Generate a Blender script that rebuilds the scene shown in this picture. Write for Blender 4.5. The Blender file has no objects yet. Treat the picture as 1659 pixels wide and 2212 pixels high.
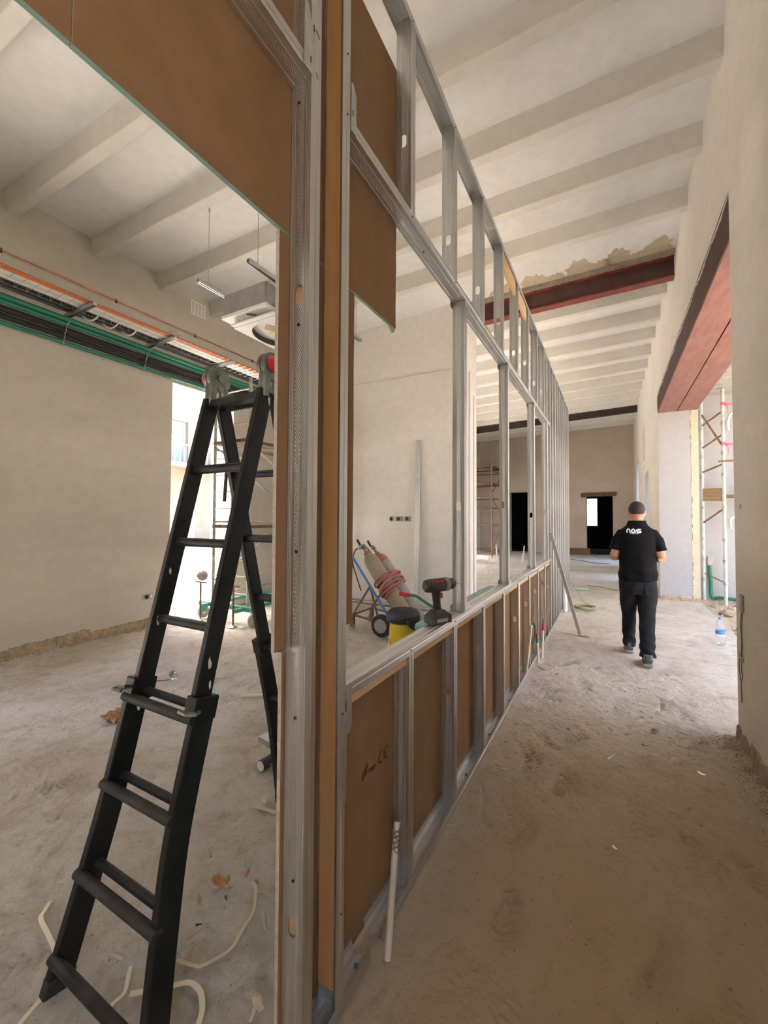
import bpy, bmesh, math, random
import numpy as np
from mathutils import Vector, Matrix, Euler
from mathutils.bvhtree import BVHTree
random.seed(7)
R_ = math.radians
scene = bpy.context.scene
COL = scene.collection

# ---------------------------------------------------------------- camera
PW, PH = 1659.0, 2212.0
FPX, YAW, PITCH, ROLL, CX, CY, CH = 869.5, .4816, .02776, .00395, 869.4, 1097.6, 1.5
_f = Vector((-math.sin(YAW)*math.cos(PITCH), math.cos(YAW)*math.cos(PITCH), math.sin(PITCH)))
_r0 = Vector((math.cos(YAW), math.sin(YAW), 0)); _u0 = _r0.cross(_f)
_r = math.cos(ROLL)*_r0 + math.sin(ROLL)*_u0; _u = -math.sin(ROLL)*_r0 + math.cos(ROLL)*_u0
cam = bpy.data.cameras.new('camera'); camo = bpy.data.objects.new('camera', cam); COL.objects.link(camo)
cam.sensor_fit = 'VERTICAL'; cam.sensor_height = 36.0; cam.sensor_width = 27.0
cam.lens = FPX*36.0/PH
cam.shift_x = -(CX-PW/2)/PH; cam.shift_y = (CY-PH/2)/PH
cam.clip_start = .05; cam.clip_end = 200
m3 = Matrix((_r, _u, -_f)).transposed()
camo.matrix_world = Matrix.Translation((0, 0, CH)) @ m3.to_4x4()
scene.camera = camo

# ---------------------------------------------------------------- light and exposure
world = bpy.data.worlds.new('world'); scene.world = world; world.use_nodes = True
wn = world.node_tree.nodes; wl = world.node_tree.links
bg = wn['Background']
sky = wn.new('ShaderNodeTexSky'); sky.sky_type = 'NISHITA'; sky.sun_disc = False
sky.sun_elevation = R_(62); sky.sun_rotation = R_(-90); sky.air_density = 1.0; sky.dust_density = 2.5; sky.ozone_density = 1.0
hs = wn.new('ShaderNodeHueSaturation'); hs.inputs['Saturation'].default_value = 1.0
wl.new(sky.outputs[0], hs.inputs['Color']); wl.new(hs.outputs[0], bg.inputs['Color'])
bg.inputs['Strength'].default_value = SKY_STRENGTH = .40
sun = bpy.data.lights.new('sun', 'SUN'); sun.energy = 9.0; sun.angle = R_(.6); sun.color = (1, .975, .94)
suno = bpy.data.objects.new('sun', sun); COL.objects.link(suno); suno.location = (-20, -4, 30)
suno.rotation_euler = Vector((.17, .05, -1)).normalized().to_track_quat('-Z', 'Y').to_euler()
vs = scene.view_settings
vs.view_transform = 'Standard'; vs.look = 'None'; vs.gamma = 1; vs.use_curve_mapping = False
vs.exposure = 2.88
scene.cycles.max_bounces = 10; scene.cycles.diffuse_bounces = 6; scene.cycles.transparent_max_bounces = 12

# ---------------------------------------------------------------- helpers
def at_z(px, py, z=0.0):
    d = _f + _r*((px-CX)/FPX) - _u*((py-CY)/FPX); t = (z-CH)/d.z
    return Vector((d.x*t, d.y*t, z))
def at_x(px, py, x):
    d = _f + _r*((px-CX)/FPX) - _u*((py-CY)/FPX); t = x/d.x
    return Vector((x, d.y*t, CH+d.z*t))
def at_y(px, py, y):
    d = _f + _r*((px-CX)/FPX) - _u*((py-CY)/FPX); t = y/d.y
    return Vector((d.x*t, y, CH+d.z*t))

def tag(o, label=None, cat=None, group=None, kind=None):
    if label: o['label'] = label
    if cat: o['category'] = cat
    if group: o['group'] = group
    if kind: o['kind'] = kind
    return o
def thing(name, label, cat, loc=(0, 0, 0), rot=None, group=None):
    o = bpy.data.objects.new(name, None); COL.objects.link(o); o.empty_display_size = .1
    o.location = loc
    if rot is not None: o.rotation_euler = rot
    return tag(o, label, cat, group)

class MB:
    def __init__(s): s.v = []; s.f = []; s.m = []; s.cur = 0
    def mat(s, i): s.cur = i; return s
    def add(s, vs, fs):
        b = len(s.v); s.v += [Vector(p) for p in vs]
        for f in fs: s.f.append([b+i for i in f]); s.m.append(s.cur)
        return s
    def box(s, a, b):
        (x0, y0, z0), (x1, y1, z1) = a, b
        return s.add([(x0,y0,z0),(x1,y0,z0),(x1,y1,z0),(x0,y1,z0),(x0,y0,z1),(x1,y0,z1),(x1,y1,z1),(x0,y1,z1)],
              [(3,2,1,0),(4,5,6,7),(0,1,5,4),(1,2,6,5),(2,3,7,6),(3,0,4,7)])
    def hexa(s, q):   # 8 points, same order as box
        return s.add(q, [(3,2,1,0),(4,5,6,7),(0,1,5,4),(1,2,6,5),(2,3,7,6),(3,0,4,7)])
    def obar(s, p0, p1, w, h, up=(0,0,1)):   # rectangular bar from p0 to p1
        p0 = Vector(p0); p1 = Vector(p1); d = (p1-p0).normalized(); up = Vector(up)
        if abs(d.dot(up)) > .99: up = Vector((0,1,0)) if abs(d.y) < .9 else Vector((1,0,0))
        a = d.cross(up).normalized(); b = a.cross(d).normalized()
        a *= w/2; b *= h/2
        return s.add([p0-a-b, p0+a-b, p0+a+b, p0-a+b, p1-a-b, p1+a-b, p1+a+b, p1-a+b],
              [(3,2,1,0),(4,5,6,7),(0,1,5,4),(1,2,6,5),(2,3,7,6),(3,0,4,7)])
    def tube(s, pts, r, n=8, cap=True, closed=False):
        pts = [Vector(p) for p in pts]; N = len(pts); rs = r if isinstance(r, (list, tuple)) else [r]*N
        prev = None; base = len(s.v); tv = []
        for i, p in enumerate(pts):
            if closed: d = pts[(i+1) % N]-pts[i-1]
            else: d = pts[min(i+1, N-1)]-pts[max(i-1, 0)]
            if d.length < 1e-9: d = Vector((0,0,1))
            d.normalize()
            if prev is None:
                up = Vector((0,0,1)) if abs(d.z) < .9 else Vector((1,0,0))
                a = d.cross(up).normalized()
            else:
                a = (prev - d*prev.dot(d))
                a = a.normalized() if a.length > 1e-6 else d.orthogonal().normalized()
            prev = a; b = d.cross(a)
            for k in range(n):
                t = 2*math.pi*k/n; tv.append(p + (a*math.cos(t)+b*math.sin(t))*rs[i])
        fs = []
        for i in range(N if closed else N-1):
            j = (i+1) % N
            for k in range(n): fs.append((i*n+k, i*n+(k+1) % n, j*n+(k+1) % n, j*n+k))
        if cap and not closed:
            fs.append(tuple(range(n))[::-1]); fs.append(tuple((N-1)*n+k for k in range(n)))
        return s.add(tv, fs)
    def cyl(s, p0, p1, r, n=12): return s.tube([p0, p1], r, n)
    def lathe(s, prof, p0=(0,0,0), axis=(0,0,1), n=20):   # prof: (radius, height) pairs
        ax = Vector(axis).normalized(); a = ax.orthogonal().normalized(); b = ax.cross(a); p0 = Vector(p0)
        vs = []; fs = []
        for (r, h) in prof:
            for k in range(n):
                t = 2*math.pi*k/n; vs.append(p0+ax*h+(a*math.cos(t)+b*math.sin(t))*r)
        for i in range(len(prof)-1):
            for k in range(n): fs.append((i*n+k, i*n+(k+1) % n, (i+1)*n+(k+1) % n, (i+1)*n+k))
        fs.append(tuple(range(n))[::-1]); fs.append(tuple((len(prof)-1)*n+k for k in range(n)))
        return s.add(vs, fs)
    def prism(s, poly, d):   # closed polygon (3d points), extruded by vector d
        poly = [Vector(p) for p in poly]; d = Vector(d); n = len(poly)
        return s.add(poly+[p+d for p in poly], [tuple(range(n))[::-1], tuple(range(n, 2*n))]+[(i, (i+1) % n, n+(i+1) % n, n+i) for i in range(n)])
    def sphere(s, c, r, nu=12, nv=8, sc=(1,1,1)):
        c = Vector(c); vs = []; fs = []
        for j in range(nv+1):
            ph = math.pi*j/nv
            for i in range(nu):
                t = 2*math.pi*i/nu
                vs.append((c.x+r*sc[0]*math.sin(ph)*math.cos(t), c.y+r*sc[1]*math.sin(ph)*math.sin(t), c.z+r*sc[2]*math.cos(ph)))
        for j in range(nv):
            for i in range(nu): fs.append((j*nu+i, (j+1)*nu+i, (j+1)*nu+(i+1) % nu, j*nu+(i+1) % nu))
        return s.add(vs, fs)
    def build(s, name, mats, parent=None, smooth=False, local=False, bevel=0, solid=0, angle=40):
        me = bpy.data.meshes.new(name)
        vs = s.v; loc = Vector((0,0,0))
        if vs and not local:
            if parent is not None:
                o = parent.location.copy(); pp = parent.parent
                while pp is not None: o = o+pp.location; pp = pp.parent
                vs = [v-o for v in vs]
            else:
                A = np.array([tuple(v) for v in vs]); mn = A.min(0); mx = A.max(0)
                loc = Vector(((mn[0]+mx[0])/2, (mn[1]+mx[1])/2, mn[2])); vs = [v-loc for v in vs]
        me.from_pydata([tuple(v) for v in vs], [], s.f)
        if not isinstance(mats, (list, tuple)): mats = [mats]
        for m in mats: me.materials.append(m)
        me.polygons.foreach_set('material_index', s.m)
        bm = bmesh.new(); bm.from_mesh(me)
        bmesh.ops.remove_doubles(bm, verts=bm.verts, dist=1e-6)
        bmesh.ops.recalc_face_normals(bm, faces=bm.faces)
        bm.to_mesh(me); bm.free()
        if smooth:
            me.shade_smooth() if hasattr(me, 'shade_smooth') else None
            for p in me.polygons: p.use_smooth = True
            try: me.set_sharp_from_angle(angle=R_(angle))
            except Exception: pass
        o = bpy.data.objects.new(name, me); COL.objects.link(o); o.parent = parent
        o.location = loc
        if bevel:
            b = o.modifiers.new('bevel', 'BEVEL'); b.width = bevel; b.segments = 2; b.limit_method = 'ANGLE'; b.angle_limit = R_(40)
        if solid:
            b = o.modifiers.new('solid', 'SOLIDIFY'); b.thickness = solid; b.offset = 0
        me.update()
        return o
def T(name, mb, mats, label, cat, group=None, **k):   # one-mesh thing
    return tag(mb.build(name, mats, None, **k), label, cat, group)
def struct(name, mb, mats, **k):
    return tag(mb.build(name, mats, None, **k), kind='structure')
def arc(c, r, a0, a1, n, ax=(1,0,0), ay=(0,0,1)):
    c = Vector(c); ax = Vector(ax); ay = Vector(ay)
    return [c+ax*(r*math.cos(a0+(a1-a0)*i/n))+ay*(r*math.sin(a0+(a1-a0)*i/n)) for i in range(n+1)]
def smooth_path(pts, n=6):   # catmull rom
    P = [Vector(p) for p in pts]; P = [P[0]*2-P[1]]+P+[P[-1]*2-P[-2]]; out = []
    for i in range(1, len(P)-2):
        for k in range(n):
            t = k/n; a, b, c, d = P[i-1], P[i], P[i+1], P[i+2]
            out.append(.5*((2*b)+(c-a)*t+(2*a-5*b+4*c-d)*t*t+(3*b-a-3*c+d)*t**3))
    out.append(P[-2]); return out

# ---------------------------------------------------------------- materials
M = {}
def mat(name, col, rough=.6, metal=0, var=.0, vscale=5, bump=0, bscale=40, col2=None, stretch=None, spec=None, alpha=None, trans=0, ior=1.45, detail=6, coord='Object', bdist=.01):
    m = bpy.data.materials.new(name); m.use_nodes = True; nt = m.node_tree; n = nt.nodes; l = nt.links
    p = n['Principled BSDF']; p.inputs['Base Color'].default_value = (*col, 1); p.inputs['Roughness'].default_value = rough
    p.inputs['Metallic'].default_value = metal
    if spec is not None: p.inputs['Specular IOR Level'].default_value = spec
    if trans: p.inputs['Transmission Weight'].default_value = trans; p.inputs['IOR'].default_value = ior
    tc = n.new('ShaderNodeTexCoord'); src = tc.outputs[coord]
    if stretch:
        mp = n.new('ShaderNodeMapping'); mp.inputs['Scale'].default_value = stretch; l.new(src, mp.inputs['Vector']); src = mp.outputs[0]
    if var or col2:
        t = n.new('ShaderNodeTexNoise'); t.inputs['Scale'].default_value = vscale; t.inputs['Detail'].default_value = detail; t.inputs['Roughness'].default_value = .6
        l.new(src, t.inputs['Vector'])
        r = n.new('ShaderNodeValToRGB'); r.color_ramp.elements[0].position = .34; r.color_ramp.elements[1].position = .68
        c2 = col2 or tuple(max(0, c*(1-var)) for c in col); c1 = col if col2 else tuple(min(1, c*(1+var*.5)) for c in col)
        r.color_ramp.elements[0].color = (*c2, 1); r.color_ramp.elements[1].color = (*c1, 1)
        l.new(t.outputs['Fac'], r.inputs[0]); l.new(r.outputs[0], p.inputs['Base Color'])
    if bump:
        t2 = n.new('ShaderNodeTexNoise'); t2.inputs['Scale'].default_value = bscale; t2.inputs['Detail'].default_value = 5
        l.new(src, t2.inputs['Vector'])
        b = n.new('ShaderNodeBump'); b.inputs['Strength'].default_value = bump; b.inputs['Distance'].default_value = bdist
        l.new(t2.outputs['Fac'], b.inputs['Height']); l.new(b.outputs[0], p.inputs['Normal'])
    M[name] = m; return m

def plaster(name, col, blotch, scale=.7, bump=.25):
    m = mat(name, col, .95, spec=.1); nt = m.node_tree; n = nt.nodes; l = nt.links; p = n['Principled BSDF']
    g = n.new('ShaderNodeNewGeometry')
    def noise(sc, det, rough=.6, vec=None):
        t = n.new('ShaderNodeTexNoise'); t.inputs['Scale'].default_value = sc; t.inputs['Detail'].default_value = det; t.inputs['Roughness'].default_value = rough
        l.new(vec or g.outputs['Position'], t.inputs['Vector']); return t.outputs['Fac']
    mp = n.new('ShaderNodeMapping'); mp.inputs['Scale'].default_value = (1, .6, 1.5); l.new(g.outputs['Position'], mp.inputs[0])
    a = noise(scale, 7, .62, mp.outputs[0]); b = noise(9, 4)
    r = n.new('ShaderNodeValToRGB'); e = r.color_ramp.elements; e[0].position = .38; e[1].position = .62
    e[0].color = (*blotch, 1); e[1].color = (*col, 1); l.new(a, r.inputs[0])
    mx = n.new('ShaderNodeMix'); mx.data_type = 'RGBA'; mx.blend_type = 'MULTIPLY'; mx.inputs[0].default_value = .22
    l.new(r.outputs[0], mx.inputs[6]); r2 = n.new('ShaderNodeValToRGB'); r2.color_ramp.elements[0].position = .3; r2.color_ramp.elements[0].color = (.72,.7,.66,1)
    r2.color_ramp.elements[1].position = .6; l.new(b, r2.inputs[0]); l.new(r2.outputs[0], mx.inputs[7]); l.new(mx.outputs[2], p.inputs['Base Color'])
    bn = n.new('ShaderNodeBump'); bn.inputs['Strength'].default_value = bump; bn.inputs['Distance'].default_value = .03
    h1 = noise(3.5, 5); h2 = noise(60, 3); ad = n.new('ShaderNodeMath'); ad.operation = 'MULTIPLY_ADD'; l.new(h2, ad.inputs[0]); ad.inputs[1].default_value = .06; l.new(h1, ad.inputs[2])
    l.new(ad.outputs[0], bn.inputs['Height']); l.new(bn.outputs[0], p.inputs['Normal'])
    return m
plaster('plaster_left', (.62,.57,.485), (.53,.49,.42))
plaster('plaster_right', (.70,.655,.58), (.63,.59,.52))
plaster('plaster_white', (.87,.835,.79), (.82,.785,.74), .5)
plaster('plaster_far', (.62,.53,.43), (.54,.46,.37), .6)
plaster('plaster_ceiling', (.83,.825,.825), (.78,.775,.775), .8, .3)
plaster('plaster_beam', (.745,.72,.665), (.69,.665,.61), .9, .25)
plaster('plaster_out', (.42,.415,.415), (.385,.38,.38), .4)

def floor_mat():
    m = mat('floor_dust', (.6,.5,.4), .97, spec=.05); nt = m.node_tree; n = nt.nodes; l = nt.links; p = n['Principled BSDF']
    g = n.new('ShaderNodeNewGeometry'); pos = g.outputs['Position']
    def noise(sc, det, rough=.6, vec=None, dist=0):
        t = n.new('ShaderNodeTexNoise'); t.inputs['Scale'].default_value = sc; t.inputs['Detail'].default_value = det; t.inputs['Roughness'].default_value = rough; t.inputs['Distortion'].default_value = dist
        l.new(vec or pos, t.inputs['Vector']); return t.outputs['Fac']
    def ramp(src, p0, c0, p1, c1):
        r = n.new('ShaderNodeValToRGB'); e = r.color_ramp.elements; e[0].position = p0; e[1].position = p1; e[0].color = (*c0, 1); e[1].color = (*c1, 1); l.new(src, r.inputs[0]); return r.outputs[0]
    def mul(a, b, f):
        x = n.new('ShaderNodeMix'); x.data_type = 'RGBA'; x.blend_type = 'MULTIPLY'; x.inputs[0].default_value = f; l.new(a, x.inputs[6]); l.new(b, x.inputs[7]); return x.outputs[2]
    big = ramp(noise(.9, 8, .62, None, .5), .38, (.56,.50,.42), .62, (.66,.61,.545))
    c = mul(big, ramp(noise(7, 8, .75), .36, (.78,.74,.68), .52, (1,1,1)), .7)
    c = mul(c, ramp(noise(24, 5, .7), .30, (.70,.65,.58), .40, (1,1,1)), .5)
    c = mul(c, ramp(noise(3.1, 9, .78, None, .9), .40, (.74,.69,.61), .50, (1,1,1)), .6)
    # browner towards the near end of the corridor, the edge broken up by noise
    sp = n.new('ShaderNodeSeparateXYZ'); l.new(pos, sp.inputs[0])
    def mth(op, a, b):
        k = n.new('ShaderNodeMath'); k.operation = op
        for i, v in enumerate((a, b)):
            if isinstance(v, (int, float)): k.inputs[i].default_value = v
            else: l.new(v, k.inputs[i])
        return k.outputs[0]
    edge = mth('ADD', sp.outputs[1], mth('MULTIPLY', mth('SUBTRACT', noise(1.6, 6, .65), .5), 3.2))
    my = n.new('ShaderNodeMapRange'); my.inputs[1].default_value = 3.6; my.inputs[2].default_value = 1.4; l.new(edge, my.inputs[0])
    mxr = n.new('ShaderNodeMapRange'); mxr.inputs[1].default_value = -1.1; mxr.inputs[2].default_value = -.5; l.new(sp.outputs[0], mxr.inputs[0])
    brown_tone = n.new('ShaderNodeMix'); brown_tone.data_type = 'RGBA'; l.new(mth('MULTIPLY', my.outputs[0], mxr.outputs[0]), brown_tone.inputs[0]); l.new(c, brown_tone.inputs[6]); brown_tone.inputs[7].default_value = (.62,.495,.33,1)
    c = mul(brown_tone.outputs[2], ramp(noise(70, 3, .6), .28, (.5,.44,.36), .36, (1,1,1)), .7)
    # shoe treads: fine bars inside small noise-made patches
    mp2 = n.new('ShaderNodeMapping'); mp2.inputs['Rotation'].default_value = (0,0,.35); l.new(pos, mp2.inputs[0])
    wv = n.new('ShaderNodeTexWave'); wv.inputs['Scale'].default_value = 17; wv.inputs['Distortion'].default_value = 2; wv.inputs['Detail'].default_value = 1; l.new(mp2.outputs[0], wv.inputs['Vector'])
    patch = ramp(noise(3.4, 2, .5, None, .2), .60, (0,0,0), .66, (1,1,1))
    tm = mth('MULTIPLY', wv.outputs['Fac'], patch)
    l.new(c, p.inputs['Base Color'])
    v = n.new('ShaderNodeTexVoronoi'); v.feature = 'SMOOTH_F1'; v.inputs['Scale'].default_value = 26; v.inputs['Smoothness'].default_value = .6
    wp = n.new('ShaderNodeVectorMath'); wp.operation = 'ADD'; nz = n.new('ShaderNodeTexNoise'); nz.inputs['Scale'].default_value = 9; nz.inputs['Detail'].default_value = 4; l.new(pos, nz.inputs['Vector'])
    sc_ = n.new('ShaderNodeVectorMath'); sc_.operation = 'SCALE'; sc_.inputs[3].default_value = .25; l.new(nz.outputs['Color'], sc_.inputs[0]); l.new(pos, wp.inputs[0]); l.new(sc_.outputs[0], wp.inputs[1]); l.new(wp.outputs[0], v.inputs['Vector'])
    h = mth('ADD', mth('MULTIPLY', tm, .10), noise(11, 9, .74))
    h = mth('ADD', h, mth('MULTIPLY', v.outputs['Distance'], .22))
    h = mth('ADD', h, mth('MULTIPLY', noise(75, 4, .7), .16))
    b = n.new('ShaderNodeBump'); b.inputs['Strength'].default_value = .8; b.inputs['Distance'].default_value = .03
    l.new(h, b.inputs['Height']); l.new(b.outputs[0], p.inputs['Normal'])
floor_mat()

def galv(name, col, rough):
    m = mat(name, col, rough, 1.0); nt = m.node_tree; n = nt.nodes; l = nt.links; p = n['Principled BSDF']
    tc = n.new('ShaderNodeTexCoord'); mp = n.new('ShaderNodeMapping'); mp.inputs['Scale'].default_value = (60, 60, 1.5); l.new(tc.outputs['Object'], mp.inputs[0])
    t = n.new('ShaderNodeTexNoise'); t.inputs['Scale'].default_value = 1; t.inputs['Detail'].default_value = 5; l.new(mp.outputs[0], t.inputs['Vector'])
    r = n.new('ShaderNodeMapRange'); r.inputs[1].default_value = .3; r.inputs[2].default_value = .7; r.inputs[3].default_value = rough-.1; r.inputs[4].default_value = rough+.14
    l.new(t.outputs['Fac'], r.inputs[0]); l.new(r.outputs[0], p.inputs['Roughness'])
    rr = n.new('ShaderNodeValToRGB'); rr.color_ramp.elements[0].position = .3; rr.color_ramp.elements[0].color = (*[c*.8 for c in col], 1); rr.color_ramp.elements[1].position = .7; rr.color_ramp.elements[1].color = (*col, 1)
    l.new(t.outputs['Fac'], rr.inputs[0]); l.new(rr.outputs[0], p.inputs['Base Color'])
    # rows of pressed dimples along the middle of the web (local x across, local z along)
    sx = n.new('ShaderNodeSeparateXYZ'); l.new(tc.outputs['Object'], sx.inputs[0])
    def mth(op, a, b=None):
        k = n.new('ShaderNodeMath'); k.operation = op
        for i, v in enumerate((a, b)):
            if v is None: continue
            if isinstance(v, (int, float)): k.inputs[i].default_value = v
            else: l.new(v, k.inputs[i])
        return k.outputs[0]
    cxn = mth('SUBTRACT', sx.outputs[0], .036); inside = mth('LESS_THAN', mth('ABSOLUTE', cxn), .0105)
    d = mth('MULTIPLY', mth('SINE', mth('MULTIPLY', cxn, 2*math.pi/.007)), mth('SINE', mth('MULTIPLY', sx.outputs[2], 2*math.pi/.012)))
    hgt = mth('MULTIPLY', mth('MULTIPLY', d, inside), .5)
    b = n.new('ShaderNodeBump'); b.inputs['Strength'].default_value = .8; b.inputs['Distance'].default_value = .002; l.new(hgt, b.inputs['Height']); l.new(b.outputs[0], p.inputs['Normal'])
galv('galvanised', (.74,.745,.735), .40)
mat('galv_plain', (.63,.64,.65), .42, 1.0, var=.15, vscale=30)
mat('kraft', (.275,.165,.088), .9, var=.10, vscale=1.0, stretch=(2.5, 9, 9), spec=.15, bump=.05, bscale=6)
mat('board_green', (.33,.50,.45), .85, var=.08, vscale=6, spec=.2)
mat('gypsum', (.55,.49,.40), .95, var=.2, vscale=60)
mat('timber', (.52,.30,.12), .65, col2=(.40,.215,.08), vscale=3, stretch=(8, 8, .5), bump=.06, bscale=20)
mat('timber_pale', (.68,.47,.27), .7, col2=(.58,.38,.2), vscale=3, stretch=(6, .6, 6))
mat('timber_dark', (.17,.11,.06), .85, col2=(.09,.055,.03), vscale=6, bump=.4, bscale=20)
mat('plank', (.42,.29,.15), .85, col2=(.28,.18,.09), vscale=5, stretch=(1, 6, 6), bump=.2, bscale=20)
mat('ink', (.045,.025,.012), .9)
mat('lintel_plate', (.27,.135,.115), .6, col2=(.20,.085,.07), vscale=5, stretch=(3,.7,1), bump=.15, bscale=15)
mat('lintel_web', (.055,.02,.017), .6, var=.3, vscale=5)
mat('red_paint', (.30,.065,.05), .5, col2=(.17,.04,.035), vscale=6, bump=.15, bscale=15)
mat('red_rust', (.12,.06,.05), .7, col2=(.075,.03,.026), vscale=5, bump=.2, bscale=12)
mat('dark_steel', (.05,.03,.025), .7, var=.4, vscale=4)
mat('stone_base', (.50,.38,.24), .95, col2=(.30,.23,.15), vscale=14, bump=.6, bscale=25)
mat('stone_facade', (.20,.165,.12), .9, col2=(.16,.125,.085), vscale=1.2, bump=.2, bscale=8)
mat('mortar', (.42,.37,.28), .95, col2=(.28,.25,.2), vscale=9, bump=.6, bscale=20)
mat('patch', (.60,.52,.39), .95, col2=(.52,.45,.33), vscale=9, bump=.3, bscale=20)
mat('black_paint', (.017,.017,.016), .42, col2=(.004,.004,.004), vscale=5, bump=.05, spec=.3)
mat('black_rung', (.035,.032,.030), .6, col2=(.006,.006,.006), vscale=14, bump=.2, bscale=40)
mat('cast_alu', (.27,.265,.235), .5, .85, var=.3, vscale=30)
mat('red_plastic', (.55,.02,.03), .4)
mat('black_plastic', (.018,.018,.019), .5)
mat('black_rubber', (.025,.025,.027), .75, var=.3, vscale=20)
mat('white_plastic', (.78,.77,.75), .45)
mat('pvc_cream', (.70,.62,.50), .5)
mat('green_pipe', (.02,.20,.125), .45)
mat('orange_cable', (.80,.22,.03), .5)
mat('dark_orange', (.55,.12,.03), .5)
mat('copper', (.55,.22,.12), .4, .8, var=.3, vscale=4)
mat('wire_zinc', (.55,.54,.50), .4, 1)
mat('dark_wire', (.05,.05,.05), .5)
mat('tray_white', (.74,.74,.72), .6)
mat('concrete', (.42,.39,.36), .95, var=.25, vscale=5, bump=.2)
mat('gloom_black', (.015,.014,.013), .95)  # near-black colour standing in for the lack of light
mat('rock', (.55,.45,.32), .95, col2=(.38,.31,.23), vscale=8, bump=.4, bscale=20)
mat('yellow', (.80,.52,.02), .45, col2=(.68,.45,.05), vscale=8)
mat('teal_scaff', (.10,.36,.29), .55, var=.3, vscale=12)
mat('scaff_steel', (.50,.49,.43), .55, .6, var=.35, vscale=12)
mat('scaff_pale', (.60,.66,.62), .6, .2, col2=(.45,.47,.42), vscale=9)
mat('rust_brown', (.24,.15,.10), .8, var=.4, vscale=12)
mat('glass_dark', (.16,.18,.20), .3)
mat('clear_plastic', (.92,.95,.97), .08, trans=.95, ior=1.2)
mat('blue_label', (.07,.24,.60), .5)
mat('paper_brown', (.42,.21,.09), .85, var=.3, vscale=20)
mat('strap', (.80,.72,.56), .5)
mat('foil', (.80,.80,.82), .25, 1)
# ---------------------------------------------------------------- setting
XL, XR, XF, XB = -5.78, .79, -.745, -.817
YC, YFAR, YBACK = 6.25, 19.3, -9.0
def zbeam(x, y): return 5.08 + .0426*(x-XR) + .03*max(0, y-6.5)   # underside of the ceiling joists
def zslab(x, y): return zbeam(x, y) + .22
def wall_boxes(mb, x0, x1, y0, y1, z1, holes, axis):
    """wall slab with rectangular holes; axis = direction the wall runs along ('x' or 'y'); holes = (a0,a1,z0,z1)"""
    cuts = sorted(holes); a = y0 if axis == 'y' else x0; e = y1 if axis == 'y' else x1
    def put(a0, a1, za, zb):
        if a1-a0 < 1e-4 or zb-za < 1e-4: return
        mb.box((x0, a0, za), (x1, a1, zb)) if axis == 'y' else mb.box((a0, y0, za), (a1, y1, zb))
    for (h0, h1, za, zb) in cuts:
        put(a, h0, 0, z1); put(h0, h1, 0, za); put(h0, h1, zb, z1); a = h1
    put(a, e, 0, z1)
    return mb
ZT = 5.9
# floor of the building, with the door threshold
x0, x1, y0, y1 = XL-.57, 1.42, YBACK-.4, YFAR+5
def fz(x, y):
    return .006*math.sin(1.7*x+.6*y)+.004*math.sin(3.1*y-1.1*x)-.008
def vnoise(rs, ny_, nx_, cell):   # smooth value noise on a grid
    gy, gx = int(ny_/cell)+3, int(nx_/cell)+3; g = rs.rand(gy, gx)
    yy_ = np.arange(ny_)/cell; xx_ = np.arange(nx_)/cell; iy = yy_.astype(int); ix = xx_.astype(int)
    fy = (yy_-iy)[:, None]; fx = (xx_-ix)[None, :]; fy = fy*fy*(3-2*fy); fx = fx*fx*(3-2*fx)
    a_ = g[iy][:, ix]; b_ = g[iy][:, ix+1]; c_ = g[iy+1][:, ix]; d_ = g[iy+1][:, ix+1]
    return (a_*(1-fx)+b_*fx)*(1-fy)+(c_*(1-fx)+d_*fx)*fy
# trodden dust: fine grid near the viewer with dents, scrapes and shoe prints
FX0, FX1, FY0, FY1, ST = -4.0, .80, .15, 4.9, .009
fnx, fny = int((FX1-FX0)/ST), int((FY1-FY0)/ST); rs = np.random.RandomState(4)
GX = np.linspace(FX0, FX1, fnx+1); GY = np.linspace(FY0, FY1, fny+1)
Hh = np.zeros((fny+1, fnx+1))
for cell, amp in ((50, .014), (20, .010), (8, .0075), (3.5, .0055)): Hh += (vnoise(rs, fny+1, fnx+1, cell)-.5)*amp
def stamp(cx, cy, ang, L_, W_, fn):
    r_ = math.hypot(L_, W_); i0, i1 = np.searchsorted(GX, [cx-r_, cx+r_]); j0, j1 = np.searchsorted(GY, [cy-r_, cy+r_])
    if i1-i0 < 2 or j1-j0 < 2: return
    X_, Y_ = np.meshgrid(GX[i0:i1]-cx, GY[j0:j1]-cy); c_, s_ = math.cos(ang), math.sin(ang)
    Hh[j0:j1, i0:i1] += fn((X_*c_+Y_*s_)/L_, (-X_*s_+Y_*c_)/W_)
for k in range(7500):   # short scrapes and pits
    L_, W_ = rs.uniform(.012, .045), rs.uniform(.006, .013); am = rs.uniform(-.0125, .007)
    stamp(rs.uniform(FX0, FX1), rs.uniform(FY0, FY1), rs.uniform(0, 3.14), L_, W_, lambda u, v: am*np.exp(-2.2*(u*u+v*v)))
for k in range(90):     # shoe prints with cross bars
    corr = k % 2; cx_ = rs.uniform(-.55, .65) if corr else rs.uniform(-4, -.95); ang = 1.57+rs.uniform(-.7, .7); bars = rs.choice([20, 26, 32]); slant = rs.choice([-5, 0, 5])
    stamp(cx_, rs.uniform(.4, 5), ang, .14, .05, lambda u, v: -np.exp(-((u*u)**3+(v*v)**3)*1.2)*(.004+.008*(np.sin(u*bars+np.abs(v)*slant) > .1)))
fade = np.minimum(1, np.minimum.outer(np.minimum(GY-FY0, FY1-GY), np.minimum(GX-FX0, FX1-GX)*1)/.3)
fade = np.minimum(1, np.minimum(np.minimum(GY-FY0, FY1-GY)[:, None], np.minimum(GX-FX0, FX1-GX)[None, :]+.02)/.25)
part_d = np.minimum(1, np.maximum(0, (np.abs(GX-(-.781))-.05)/.06))[None, :]
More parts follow.
